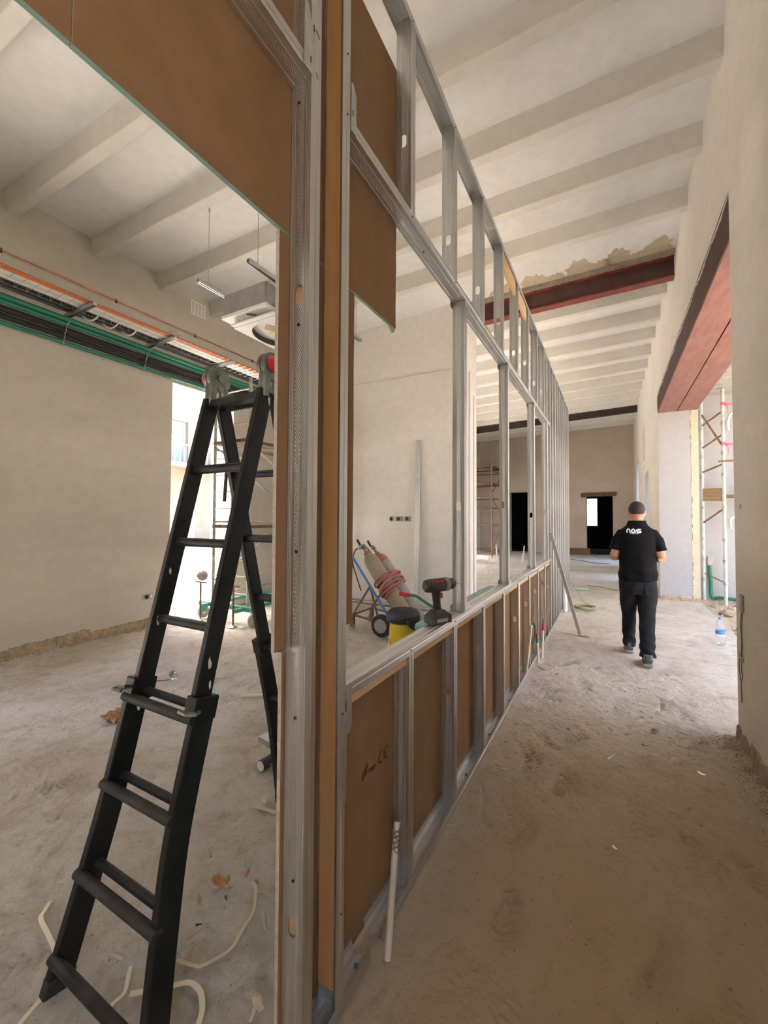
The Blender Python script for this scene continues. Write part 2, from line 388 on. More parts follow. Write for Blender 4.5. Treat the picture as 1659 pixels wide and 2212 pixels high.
base = .006*np.sin(1.7*GX[None, :]+.6*GY[:, None])+.004*np.sin(3.1*GY[:, None]-1.1*GX[None, :])-.008
Zg = base+Hh*fade*part_d
mb = MB()
vsf = np.stack([np.broadcast_to(GX[None, :], Zg.shape), np.broadcast_to(GY[:, None], Zg.shape), Zg], -1).reshape(-1, 3)
w_ = fnx+1; idx = (np.arange(fny)[:, None]*w_+np.arange(fnx)[None, :]).ravel()
mb.v += [Vector(p) for p in vsf.tolist()]; mb.f += np.stack([idx, idx+1, idx+w_+1, idx+w_], -1).tolist(); mb.m += [0]*len(idx)
cxs = sorted(set([x0, FX0, FX1, x1]+[x0+(x1-x0)*i/30 for i in range(31)])); cys = sorted(set([y0, FY0, FY1, y1]+[y0+(y1-y0)*j/110 for j in range(111)]))
for xa, xb in zip(cxs[:-1], cxs[1:]):
    for ya, yb in zip(cys[:-1], cys[1:]):
        if xa >= FX0-1e-6 and xb <= FX1+1e-6 and ya >= FY0-1e-6 and yb <= FY1+1e-6: continue
        mb.add([(x, y, fz(x, y)) for x, y in ((xa, ya), (xb, ya), (xb, yb), (xa, yb))], [(0,1,2,3)])
mb.box((x0, y0, -.3), (x1, y1, -.03))
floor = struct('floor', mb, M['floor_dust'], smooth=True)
# ceiling slab, the joists are pieces of it
mb = MB(); ys = [YBACK-.4, 6.5, YFAR+.5]
for a, b in zip(ys[:-1], ys[1:]):
    q = [(XL-.5, a), (1.4, a), (1.4, b), (XL-.5, b)]
    mb.hexa([(x, y, zslab(x, y)) for x, y in q]+[(x, y, zslab(x, y)+.3) for x, y in q])
ceiling = struct('ceiling', mb, M['plaster_ceiling'])
def joist(y, w=.11, xa=XL-.05, xb=XR+.05, skew=.055):
    f = lambda x: y + skew*(x-XR)
    m = MB().hexa([(xa, f(xa), zbeam(xa, y)), (xb, f(xb), zbeam(xb, y)), (xb, f(xb)+w, zbeam(xb, y)), (xa, f(xa)+w, zbeam(xa, y)),
                (xa, f(xa)-.03, zslab(xa, y)+.01), (xb, f(xb)-.03, zslab(xb, y)+.01), (xb, f(xb)+w+.03, zslab(xb, y)+.01), (xa, f(xa)+w+.03, zslab(xa, y)+.01)])
    return m.build('ceiling_beam', M['plaster_beam'], ceiling, bevel=.012)
for k in range(-13, 4): joist(3.80+.832*(k-1)+.0)
joist(3.80+.832*3, xb=XR+.05) if False else None
for y in (7.5, 8.45, 9.4, 10.4, 11.4, 12.4, 13.4, 14.4, 15.3): joist(y)
for y in (17.0, 17.9, 18.8): joist(y)
# red steel joist with broken plaster above it
yr = 6.55
m = MB(); f = lambda x: yr+.055*(x-XR)
def ibeam(m, xa, xb, y, zb, hgt, fl, tw):
    def slab(ya, yb, za, zb_):
        m.hexa([(xa, f(xa)-yr+ya, za-.0426*(xb-xa)), (xb, f(xb)-yr+ya, za), (xb, f(xb)-yr+yb, za), (xa, f(xa)-yr+yb, za-.0426*(xb-xa)),
                (xa, f(xa)-yr+ya, zb_-.0426*(xb-xa)), (xb, f(xb)-yr+ya, zb_), (xb, f(xb)-yr+yb, zb_), (xa, f(xa)-yr+yb, zb_-.0426*(xb-xa))])
    m.mat(0); slab(y-fl/2, y+fl/2, zb, zb+.018); m.mat(1); slab(y-tw/2, y+tw/2, zb+.018, zb+hgt-.018); m.mat(0); slab(y-fl/2, y+fl/2, zb+hgt-.018, zb+hgt)
ibeam(m, -2.3, XR+.05, yr+.1, 4.885, .30, .14, .012)
m.build('steel_beam', [M['red_paint'], M['red_rust']], ceiling)
# ragged mortar above the joist
m = MB(); n = 60; random.seed(3)
bot = []; top = []; n = 110
for i in range(n+1):
    x = -2.1+(XR+2.1)*i/n; y = yr+.055*(x-XR)-.038
    zb = 5.17-.0426*(XR-x)+.012*random.random(); zt = zb+.075+.012*math.sin(x*3.1+1)+.01*math.sin(x*11)+.012*random.random()
    bot.append((x, y, zb)); top.append((x, y+.008, zt))
m.add(bot+top+[(p[0], p[1]+.2, p[2]) for p in bot]+[(p[0], p[1]+.12, p[2]) for p in top],
      [(i, i+1, n+1+i+1, n+1+i) for i in range(n)]+[(n+1+i, n+2+i, 3*(n+1)+i+1, 3*(n+1)+i) for i in range(n)]+[(i, i+1, 2*(n+1)+i+1, 2*(n+1)+i) for i in range(n)])
m.build('mortar_edge', M['mortar'], ceiling)
def fy_(x): return yr+.055*(x-XR)
def zh(x): return 5.235-.0426*(XR-x)
m = MB(); ends = []
for x in (-5.9, XR+.05):
    y = fy_(x); ends.append([(x, y-.78, zslab(x, 6.2)+.004), (x, y-.03, zh(x)), (x, y+.26, zh(x)), (x, y+.26, zslab(x, 6.5)+.2), (x, y-.78, zslab(x, 6.2)+.2)])
m.add(ends[0]+ends[1], [(0,1,2,3,4), (5,6,7,8,9)]+[(i, (i+1) % 5, 5+(i+1) % 5, 5+i) for i in range(5)])
m.build('ceiling_haunch', M['plaster_ceiling'], ceiling)
def onh(x, t): # point on the sloping underside in front of the steel joist; t = distance from its lower edge
    a_ = Vector((x, fy_(x)-.03, zh(x))); b_ = Vector((x, fy_(x)-.78, zslab(x, 6.2)+.004)); return a_+(b_-a_).normalized()*t-Vector((0, 0, .003))
for i_, (x, w, h) in enumerate(((.58,.17,.22),(.34,.10,.10),(.10,.16,.24),(-.10,.13,.12),(-.40,.20,.22),(-.72,.14,.10),(-1.05,.20,.18),(-1.5,.22,.14))):
    k = 26; rr = random.Random(40+i_)
    ring = [onh(x+w*math.cos(2*math.pi*i/k)*(1+rr.uniform(-.2,.16)), max(-.01, h*.35+h*math.sin(2*math.pi*i/k)*(1+rr.uniform(-.3,.25)))) for i in range(k)]
    MB().prism(ring, (0, 0, .004)).build('plaster_patch', M['patch'], ceiling)
# dark steel joist far down the hall
m = MB(); yr = 16.2; f = lambda x: yr+.03*(x-XR)
ibeam(m, XL, XR+.05, yr, 5.30, .22, .16, .16); m.build('steel_beam', [M['dark_steel']]*2, ceiling)

# walls
mb = wall_boxes(MB(), XL-.57, XL, YBACK, YFAR, ZT, [(-1.4, .2, 0, 3.52), (3.67, 4.76, 0, 3.52), (8.2, 9.6, 0, 3.4), (11.6, 13.0, 0, 3.4), (15.0, 16.4, 0, 3.4)], 'y'); wall_left = struct('wall_left', mb, M['plaster_left'])  # unseen doorways, near end and far hall, added to let in daylight
mb = wall_boxes(MB(), XL, -2.10, YC, YC+.55, ZT-.6, [], 'x'); wall_middle = struct('wall_middle', mb, M['plaster_white'])
mb = wall_boxes(MB(), .77, 1.40, YBACK, 3.645, ZT, [(-2.7, -.9, 0, 3.5)], 'y'); mb.box((XR, 3.645, 3.90), (1.40, 9.13, ZT))  # unseen doorway behind the camera, added for side light in the corridor
wall_boxes(mb, XR, 1.40, 9.13, YFAR, ZT, [(11.6, 12.75, 0, 2.75), (15.6, 17.2, 0, 3.6)], 'y')  # far doors opened right through to light the hall
wall_right = struct('wall_right', mb, M['plaster_right'])
mb = wall_boxes(MB(), XL-.57, 1.40, YFAR, YFAR+.5, ZT, [(-4.36, -3.3, 0, 2.8), (-1.02, 0.0, 0, 2.55)], 'x'); wall_far = struct('wall_far', mb, M['plaster_far'])
mb = wall_boxes(MB(), XL-.57, 1.40, YBACK-.4, YBACK, ZT, [], 'x'); wall_back = struct('wall_back', mb, M['plaster_left'])
# steel lintel over the right opening: web plate and two bottom plates with a dark seam
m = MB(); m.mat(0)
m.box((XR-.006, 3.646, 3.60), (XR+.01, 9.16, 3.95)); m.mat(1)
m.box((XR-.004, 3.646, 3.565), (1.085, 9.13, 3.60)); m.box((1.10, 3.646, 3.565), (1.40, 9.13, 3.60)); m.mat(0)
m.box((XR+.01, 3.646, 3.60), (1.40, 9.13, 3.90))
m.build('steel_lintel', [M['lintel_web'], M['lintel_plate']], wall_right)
# ragged plaster lip along the lintel
m = MB(); n = 120; random.seed(5); lo = []; hi = []
for i in range(n+1):
    y = 3.65+(9.14-3.65)*i/n; lo.append((XR-.012, y, 3.885+.02*random.random()+.012*math.sin(y*9))); hi.append((XR-.001, y, 3.96))
m.add(lo+hi+[(XR+.0, p[1], p[2]) for p in lo], [(i, i+1, n+2+i, n+1+i) for i in range(n)]+[(i, 2*(n+1)+i, 2*(n+1)+i+1, i+1) for i in range(n)])
m.build('plaster_edge', M['plaster_right'], wall_right)
# white plastered reveal of the pillar, with a strip of bare stone at its outer edge
m = MB().box((XR-.005, 9.105, .10), (1.30, 9.13, 3.565)); m.build('plaster_reveal', M['plaster_out'], wall_right)
rr = random.Random(31); z0 = .02
while z0 < 3.52:
    hgt = rr.uniform(.28, .5); z1_ = min(z0+hgt, 3.56); n_ = 8
    prof = [(1.300+rr.uniform(-.012, .014), z0+(z1_-z0)*i/n_) for i in range(n_+1)]
    MB().prism([(x_, 9.099+.004*rr.random(), z_) for x_, z_ in prof]+[(1.415, 9.10, z1_), (1.415, 9.10, z0)], (0, .09, 0)).build('stone_block', M['patch'], wall_right); z0 = z1_+.002
rr = random.Random(32); x_ = XR
while x_ < 1.40:
    w_s = rr.uniform(.1, .22); n_ = 8; hh = .07; tp = []
    for i in range(n_+1): hh += rr.uniform(-.012, .012)+(.07-hh)*.3; tp.append((min(x_+w_s*i/n_, 1.42), hh))
    MB().prism([(tp[0][0], 9.09, -.02)]+[(a_, 9.09, z_) for a_, z_ in tp]+[(tp[-1][0], 9.09, -.02)], (0, .04, 0)).build('stone_edge', M['stone_base'], wall_right); x_ += w_s+.004
# far down on the right: a pale patch and a grille frame
MB().box((XR-.008, 12.9, 3.2), (XR+.01, 13.4, 4.1)).build('blocked_vent', M['patch'], wall_right)
# broken base course of both walls: individual rough stones with a ragged upper edge
def base_stone(x, sgn, ya, w, h, matl, par, rr):
    n_ = max(4, int(w/.016)); m = MB(); fr, tp, bk = [], [], []; hh = h
    for i in range(n_+1):
        y = ya+w*i/n_; e = min(i, n_-i)/n_; hh += rr.uniform(-.009, .009)+(h-hh)*.25; ex = .006+.016*min(1, e*5)*rr.uniform(.6, 1)
        fr.append((x+sgn*(ex+.006), y, -.03)); tp.append((x+sgn*ex, y, hh)); bk.append((x-sgn*.02, y, hh+.012))
    k = n_+1; m.add(fr+tp+bk, [(i, i+1, k+i+1, k+i) for i in range(n_)]+[(k+i, k+i+1, 2*k+i+1, 2*k+i) for i in range(n_)]+[(0, k, 2*k), (n_, 2*k+n_, k+n_)])
    return m.build('base_stone', matl, par)
rr = random.Random(11); y = -8.9
while y < 3.6:
    w = rr.uniform(.2, .55)
    if not (-1.7 < y < .2): base_stone(XL, 1, y, min(w, 3.66-y), rr.uniform(.07, .125), M['stone_base'], wall_left, rr)
    y += w+.004
rr = random.Random(12); y = -.85
while y < 3.58:
    w = rr.uniform(.15, .4); base_stone(.77, -1, y, min(w, 3.64-y), rr.uniform(.045, .08), M['mortar'], wall_right, rr); y += w+.004
# wood lintel over the far doorway, rooms behind both doorways, their gloom painted as near-black walls
m = MB(); m.hexa([(-1.22,19.18,2.50),(.12,19.18,2.53),(.12,19.3,2.53),(-1.22,19.3,2.50),(-1.24,19.18,2.66),(.16,19.18,2.69),(.16,19.3,2.69),(-1.24,19.3,2.66)])
m.build('wood_lintel', M['timber_dark'], wall_far, bevel=.02)
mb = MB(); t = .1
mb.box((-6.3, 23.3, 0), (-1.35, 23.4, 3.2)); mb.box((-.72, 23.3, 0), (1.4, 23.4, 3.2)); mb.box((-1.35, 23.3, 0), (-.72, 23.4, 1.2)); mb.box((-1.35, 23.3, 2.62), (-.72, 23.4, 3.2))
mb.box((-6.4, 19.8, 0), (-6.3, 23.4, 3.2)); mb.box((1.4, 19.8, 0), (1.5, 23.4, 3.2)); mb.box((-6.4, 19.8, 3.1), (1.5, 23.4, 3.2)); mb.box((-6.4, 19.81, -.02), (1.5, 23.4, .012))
struct('wall_dark_room', mb, M['gloom_black'])
struct('wall_beyond', MB().box((-4, 26, 0), (2, 26.2, 5)), M['plaster_out'])

# outdoors, left: courtyard and a stone building across it
struct('ground_courtyard', MB().box((-40, -25, -.3), (XL-.57, 40, -.012)), mat('yard', (.52,.48,.44), .95, col2=(.44,.39,.33), vscale=1.5, bump=.3, bscale=10))
bl = thing('stone_building', 'pale limestone building with arches and tall windows across the courtyard', 'building', (-20.5, 13, 0))
holes = []
mb = MB(); xs = -20.0
wins = [(9.2+3.3*k, 10.3+3.3*k) for k in range(-5, 7)]
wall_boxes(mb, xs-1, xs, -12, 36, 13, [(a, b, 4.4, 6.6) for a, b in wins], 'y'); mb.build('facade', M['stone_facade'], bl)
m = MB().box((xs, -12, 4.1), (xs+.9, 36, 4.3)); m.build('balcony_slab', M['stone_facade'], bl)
m = MB()
for k in range(160): y = -12+.3*k; m.box((xs+.84, y, 4.3), (xs+.87, y+.03, 5.2))
m.box((xs+.82, -12, 5.2), (xs+.89, 36, 5.26)); m.build('balcony_rail', M['scaff_steel'], bl)
for a, b in wins:
    w = MB().box((xs-.35, a, 4.4), (xs-.25, b, 6.6)).build('window', M['white_plastic'], bl)
    for (ya, yb, za, zb) in ((a+.08, (a+b)/2-.04, 4.5, 5.7), ((a+b)/2+.04, b-.08, 4.5, 5.7), (a+.08, b-.08, 5.8, 6.5)):
        MB().box((xs-.25, ya, za), (xs-.235, yb, zb)).build('pane', M['glass_dark'], w)
for a, b in wins:   # blind arches of the ground floor
    c = (a+b)/2; k = 16; pts = [(xs-.02, c-1.0, 0), (xs-.02, c-1.0, 1.7)]+[(xs-.02, c-1.0*math.cos(math.pi*i/k), 1.7+1.0*math.sin(math.pi*i/k)) for i in range(1, k)]+[(xs-.02, c+1.0, 1.7), (xs-.02, c+1.0, 0)]
    m = MB().prism(pts, (.06, 0, 0)); m.build('arch', mat('arch_stone', (.50,.36,.24), .9, var=.2, vscale=2) if 'arch_stone' not in M else M['arch_stone'], bl)
# outdoors, right: yard with a white wall and rubble
struct('ground_yard', MB().box((1.40, -10, -.3), (14, 9.9, -.05)), M['rock'])
mb = MB().box((1.42, 9.85, -.1), (14, 10.2, 7.0)); wall_yard = struct('wall_yard', mb, M['plaster_out'])
struct('wall_sky_screen', MB().box((5.5, -10, -.1), (5.9, 9.85, 6.0)), M['plaster_out'])  # unseen wall, set close and high to cut sky light in the yard
struct('ground_added', MB().box((XL-.57, -25, -.3), (1.40, YBACK-.4, -.012)), M['yard'])  # unseen ground, added as a sunlit bounce for the ceiling
struct('trim_1', MB().box((1.42, 4.6, 3.97), (3.4, 9.85, 4.15)), M['concrete'])  # concrete slab over the yard, enlarged out of view to cut sky light
# ---------------------------------------------------------------- the metal stud partition
PO = Vector((XB, 4.6, 0))
part = thing('partition_frame', 'long metal stud partition half clad with brown backed plasterboard', 'partition', PO)
SW, FL = .072, .042
def stud_mesh(L, holes=(), fl=FL, w=SW):
    """local: x across the web 0..w, web at y=0, flanges to +y, length along z"""
    mb = MB(); c0, c1 = w/2-.017, w/2+.017
    left = [(.007, fl), (0, fl), (0, fl*.62), (.002, fl*.55), (.002, fl*.45), (0, fl*.38), (0, 0), (.0035, 0), (.0045, .0018), (.006, .0018), (.007, 0), (.009, 0), (.010, .0018), (.0115, .0018), (.0125, 0), (.0145, 0), (.0155, .0018), (.017, .0018), (.018, 0), (c0, 0)]
    right = [(w-x, y) for x, y in left[::-1]]
    for prof in (left, right):
        n = len(prof); mb.add([(x, y, 0) for x, y in prof]+[(x, y, L) for x, y in prof], [(i, i+1, n+i+1, n+i) for i in range(n-1)])
    z = 0; hw, hh = .0145, .028
    for h in sorted(holes):
        if h-hh-.012 <= z or h+hh+.012 >= L: continue
        za, zb = h-hh-.012, h+hh+.012
        mb.add([(c0,0,z),(c1,0,z),(c1,0,za),(c0,0,za)], [(0,1,2,3)])
        k = 6; cx = w/2; ring = []
        for i in range(k+1): t = math.pi*i/k; ring.append((cx+hw*math.cos(t), 0, h+hh-hw+hw*math.sin(t)))
        for i in range(k+1): t = math.pi+math.pi*i/k; ring.append((cx+hw*math.cos(t), 0, h-hh+hw+hw*math.sin(t)))
        n = len(ring)
        def outer(p):
            dx = p[0]-cx; dz = p[2]-h; s = min(.017/abs(dx) if abs(dx) > 1e-9 else 1e9, (hh+.012)/abs(dz) if abs(dz) > 1e-9 else 1e9)
            return (cx+dx*s, 0, h+dz*s)
        out = [outer(p) for p in ring]
        mb.add(ring+out, [(i, (i+1) % n, n+(i+1) % n, n+i) for i in range(n)])
        # fill the four corners that the radial ring cuts off
        for sx in (-1, 1):
            for sz in (-1, 1):
                cr = (cx+sx*.017, 0, h+sz*(hh+.012))
                qs = [o for o in out if (o[0]-cx)*sx > 1e-6 and (o[2]-h)*sz > 1e-6]
                side = [o for o in qs if abs(abs(o[0]-cx)-.017) < 1e-6]; tp = [o for o in qs if abs(abs(o[2]-h)-(hh+.012)) < 1e-6]
                if side and tp:
                    a = max(side, key=lambda o: abs(o[2]-h)); b = max(tp, key=lambda o: abs(o[0]-cx))
                    mb.add([a, cr, b], [(0,1,2)])
        z = zb
    mb.add([(c0,0,z),(c1,0,z),(c1,0,L),(c0,0,L)], [(0,1,2,3)])
    return mb
def track_mesh(L, fl=.04, w=SW+.003):
    mb = MB(); prof = [(0, fl), (0, fl*.5), (.0015, fl*.42), (.0015, fl*.34), (0, fl*.26), (0, 0), (.014, 0), (.0155, .002), (.0185, .002), (.020, 0), (w-.020, 0), (w-.0185, .002), (w-.0155, .002), (w-.014, 0), (w, 0), (w, fl*.26), (w-.0015, fl*.34), (w-.0015, fl*.42), (w, fl*.5), (w, fl)]
    n = len(prof); mb.add([(x, y, 0) for x, y in prof]+[(x, y, L) for x, y in prof], [(i, i+1, n+i+1, n+i) for i in range(n-1)])
    return mb
_cache = {}
def put(name, mb, key, mtx, matl='galvanised', parent=part):
    if key in _cache:
        o = bpy.data.objects.new(name, _cache[key]); COL.objects.link(o); o.parent = parent
        b = o.modifiers.new('solid', 'SOLIDIFY'); b.thickness = .0012; b.offset = 0
    else:
        o = mb.build(name, M[matl], parent, local=True, solid=.0012); _cache[key] = o.data
    o.matrix_local = Matrix.Translation(-PO) @ mtx
    return o
def stud(y, z0, z1, holes=(), face=-1, fl=FL):
    """vertical stud, web plane at y, web facing the side given by face (-1 = towards -Y)"""
    L = z1-z0; hs = tuple(round(h-z0, 3) for h in holes)
    mt = Matrix.Translation((XB, y, z0)) if face < 0 else Matrix.Translation((XF, y, z0)) @ Matrix.Rotation(math.pi, 4, 'Z')
    return put('metal_stud', stud_mesh(L, hs, fl), ('s', round(L, 3), hs, fl), mt)
def track(y0, y1, z, up):
    """horizontal U track along Y; web plane at z, flanges up (+1) or down (-1)"""
    L = y1-y0
    if up > 0: b = Matrix(((1,0,0,XB-.0015),(0,0,1,y0),(0,1,0,z),(0,0,0,1)))
    else:      b = Matrix(((1,0,0,XB-.0015),(0,0,1,y0),(0,-1,0,z),(0,0,0,1)))
    return put('track', track_mesh(L), ('t', round(L, 3)), b)
ZS, ZM, ZTOP = .98, 2.765, 3.665
SY = [1.49, 2.02, 2.56, 3.10, 3.65, 4.17, 4.71, 5.22]
random.seed(2)
lowh = [None, .60, .66, None, .62, .66, .70, .72]; uph = [3.12, 3.02, 3.02, 3.05, 3.0, 3.1, 3.05, 3.1]
for y, a, b in zip(SY, lowh, uph):
    stud(y, .004, ZS-.003, (a,) if a else ())
    stud(y, ZM+.003, ZTOP-.003, (b,))
OY = [2.185, 3.26, 4.49, 5.47]
for y, h in zip(OY, (1.575, 1.62, 1.55, 1.6)): stud(y, ZS+.002, ZM-.002, (h, ))
for y in (5.74, 6.0, 6.3, 6.6, 6.88, 7.2, 7.5, 7.85, 8.15, 8.35): stud(y, .004, ZTOP-.003, (.6, 1.7, 3.0))
stud(.858, .004, ZTOP-.003, (.395, 2.135))                  # jamb towards the door opening
stud(1.046, .004, ZTOP-.003, (), face=1, fl=.040)           # second jamb stud, open towards the door, holds a timber
stud(-1.25, .004, ZTOP-.003, (.6, 1.6), face=1); stud(-.25, ZM+.003, ZTOP-.003, (3.1,)); stud(.32, ZM+.003, ZTOP-.003, (3.1,))
# tracks
track(.845, 1.20, .004, 1); track(1.275, 3.12, .004, 1); track(3.13, 5.75, .004, 1); track(5.76, 8.40, .004, 1)
track(1.048, 3.40, ZS, -1); track(3.405, 5.80, ZS, -1)
track(1.048, 2.62, ZM, 1); track(2.625, 5.76, ZM, 1); track(-1.25, .858, ZM-.012, 1)
track(-1.3, 2.9, ZTOP, -1); track(2.905, 8.40, ZTOP, -1)
# short pieces of track that clip the opening studs to sill and head
def clip(y, z, up):
    m = MB(); s = 1 if up > 0 else -1
    m.box((XB-.004, y-.03, z), (XF+.004, y+FL+.03, z+s*.003)); m.box((XB-.004, y-.03, z), (XB-.002, y+FL+.03, z+s*.035)); m.box((XF+.002, y-.005, z), (XF+.004, y+FL+.035, z+s*.035))
    m.box((XB-.004, y-.032, z), (XF+.004, y-.03, z+s*.004))
    return m.build('clip', M['galv_plain'], part)
for y in OY[:3]: clip(y, ZS, 1); clip(y, ZM, -1)
# bent tabs where tracks meet the jambs, with pencilled ticks
def tab(y0, y1, z0, z1, ch):
    x = XF+.003
    m = MB().prism([(x, y0, z0), (x, y1, z0), (x, y1, z1-ch), (x, y0+(y1-y0)*.35, z1), (x, y0, z1)] if ch > 0 else [(x, y0, z1), (x, y1, z1), (x, y1, z0-ch), (x, y0+(y1-y0)*.6, z0), (x, y0, z0)], (.0015, 0, 0))
    return m.build('tab', M['galv_plain'], part)
tab(1.049, 1.077, ZM, 2.925, .03); tab(.823, .857, ZM-.012, 2.95, .05); tab(1.049, 1.075, .83, ZS, -.02); tab(1.028, 1.049, .62, .90, -.01)
m = MB()
for (y, z, dy, dz) in ((.868,2.90,.018,-.012), (.862,2.905,.0,-.02), (.872,2.775,.008,-.012), (.85,2.80,.0,-.018), (1.052,2.83,.008,-.012)):
    m.obar((XF+.0052, y, z), (XF+.0052, y+dy, z+dz), .0008, .003, (0,1,.3))
m.build('pencil_tick', M['black_plastic'], part)
# plasterboard: brown back to the corridor, green face to the other room, gypsum at the cut edges
def board(y0, y1, z0, z1, x1=XB-.002, t=.0125, rough=0):
    x0 = x1-t; m = MB(); seg = []
    if rough:
        n = 26; seg = [(y1+random.uniform(-rough, rough), z0+(z1-z0)*i/n) for i in range(n+1)]
    else: seg = [(y1, z0), (y1, z1)]
    poly = [(y0, z0)]+seg+[(y0, z1)]; n = len(poly)
    m.mat(0); m.add([(x1, y, z) for y, z in poly], [tuple(range(n))])
    m.mat(1); m.add([(x0, y, z) for y, z in poly], [tuple(range(n))[::-1]])
    for i in range(n):
        a, b = poly[i], poly[(i+1) % n]
        m.mat(1 if abs(a[1]-b[1]) < 1e-6 else 2); m.add([(x0, *a), (x0, *b), (x1, *b), (x1, *a)], [(0,1,2,3)])
    o = m.build('plasterboard', [M['kraft'], M['board_green'], M['gypsum']], part); return o
board(.846, 1.060, .012, 1.128); board(1.062, 3.11, .012, .957); board(3.114, 5.76, .012, .957)
board(.818, 1.186, 1.135, 2.312, rough=.0012); board(.33, 1.497, 2.318, 3.46, rough=.002); board(-1.25, .328, 2.318, 3.46)
# broken gypsum corner of the upper board
MB().prism([(XB-.0145, 1.455, 2.318), (XB-.0145, 1.497, 2.318), (XB-.0145, 1.49, 2.30), (XB-.0145, 1.475, 2.296)], (.009, 0, 0)).build('broken_corner', M['gypsum'], part)
# timber in the jamb and above the windows
MB().box((XB+.004, 1.008, .085), (XF-.004, 1.043, ZTOP-.01)).build('timber_post', M['timber'], part, bevel=.002)
MB().box((XB+.006, .863, .02), (XF-.008, .898, ZTOP-.01)).build('timber_post', mat('timber_in', (.50,.34,.19), .75, var=.2, vscale=5), part)
for y0, y1 in ((3.146, 3.60), (3.70, 4.10)):
    MB().box((XF-.028, y0, 3.50), (XF-.006, y1, 3.645)).build('timber_nogging', M['timber_pale'], part, bevel=.002)
yy = [1.09]+SY+[5.72]
for a, b in zip(yy[:-1], yy[1:]):
    if b-a-.05 > .1: MB().box((XB+.006, a+FL+.004 if a > 1.1 else a, .905), (XF-.010, b-.004, .938)).build('plywood_strip', M['timber_pale'], part)
# screws: black discs painted as open holes on the jamb web, dark heads on the flanges, and blue fixings in the floor track
m = MB()
for (px, py) in ((645,701),(640,1192),(637,1551),(633,1903),(646,222)):
    p = at_y(px, py, .8565); m.cyl(p, p+Vector((0,-.0015,0)), .0045, 8)
m.build('screw_hole', M['black_plastic'], part)
m = MB(); random.seed(4)
for y in SY+[5.74, 6.3, 6.88]:
    for z in (ZS-.02, ZM+.02, ZTOP-.02): m.cyl((XF+.001, y+.012, z), (XF+.004, y+.012, z), .0035, 6)
for z in (.3, .9, 2.8, 3.0, 3.3): m.cyl((XF+.001, 1.03, z), (XF+.0035, 1.03, z), .003, 6)
for y in (1.7, 2.9, 4.0, 5.0): m.cyl((-.781, y, ZM+.001), (-.781, y, ZM-.003), .004, 6)
m.build('screw_head', M['black_plastic'], part)
m = MB()
for y in (1.16, 1.42, 2.3, 2.8, 3.4, 3.9, 4.4, 4.9): m.lathe([(.007, 0), (.007, .006), (.003, .008)], (-.775, y, .006), (0,0,1), 8)
m.build('floor_fixing', M['blue_label'], part)
# printed marks on the first lower board: maker's stripes, wording and the CE mark
def text_mesh(body, size, name, material, parent, mtx, extrude=.0002, shear=0):
    cu = bpy.data.curves.new(name, 'FONT'); cu.body = body; cu.size = size; cu.extrude = extrude; cu.shear = shear; cu.resolution_u = 3
    ob = bpy.data.objects.new(name, cu); COL.objects.link(ob); bpy.context.view_layer.update()
    me = bpy.data.meshes.new_from_object(ob.evaluated_get(bpy.context.evaluated_depsgraph_get())); COL.objects.unlink(ob); bpy.data.objects.remove(ob)
    me.materials.clear(); me.materials.append(material)
    o = bpy.data.objects.new(name, me); COL.objects.link(o); o.parent = parent; o.matrix_local = mtx; return o
def board_frame(y, z, off=.0006): # text x -> +Y, text y -> +Z, facing +X
    return Matrix.Translation(-PO) @ Matrix(((0,0,1,XB-.002+off),(1,0,0,y),(0,1,0,z),(0,0,0,1)))
pt = at_x(797, 1671, XB); 
text_mesh('Rigips', .024, 'printed_word', M['ink'], part, board_frame(pt.y, pt.z))
text_mesh('RIGIDUR', .011, 'printed_word', M['ink'], part, board_frame(pt.y+.004, pt.z-.018)) if False else None
pc = at_x(820, 1648, XB); 
m = MB(); x = XB-.0013
def cstroke(cy, cz, r, a0, a1, w=.0075):
    k = 12; po = [(x, cy+r*math.cos(a0+(a1-a0)*i/k), cz+r*math.sin(a0+(a1-a0)*i/k)) for i in range(k+1)]; pi_ = [(x, cy+(r-w)*math.cos(a0+(a1-a0)*i/k), cz+(r-w)*math.sin(a0+(a1-a0)*i/k)) for i in range(k+1)]
    m.add(po+pi_, [(i, i+1, k+2+i, k+1+i) for i in range(k)])
cstroke(pc.y+.016, pc.z+.016, .024, R_(75), R_(285), .006); cstroke(pc.y+.056, pc.z+.016, .024, R_(75), R_(285), .006)
m.add([(x, pc.y+.034, pc.z+.013), (x, pc.y+.052, pc.z+.013), (x, pc.y+.052, pc.z+.019), (x, pc.y+.034, pc.z+.019)], [(0,1,2,3)])
m.build('ce_mark', M['ink'], part)
pl = at_x(782, 1690, XB); m = MB()
for i in range(4):
    y = pl.y+i*.0095; m.add([(x, y, pl.z+.004*i), (x, y+.0065, pl.z+.004*i-.003), (x, y+.0065+.006, pl.z+.034+.006*i), (x, y+.006, pl.z+.030+.006*i)], [(0,1,2,3)])
m.build('maker_mark', M['ink'], part)
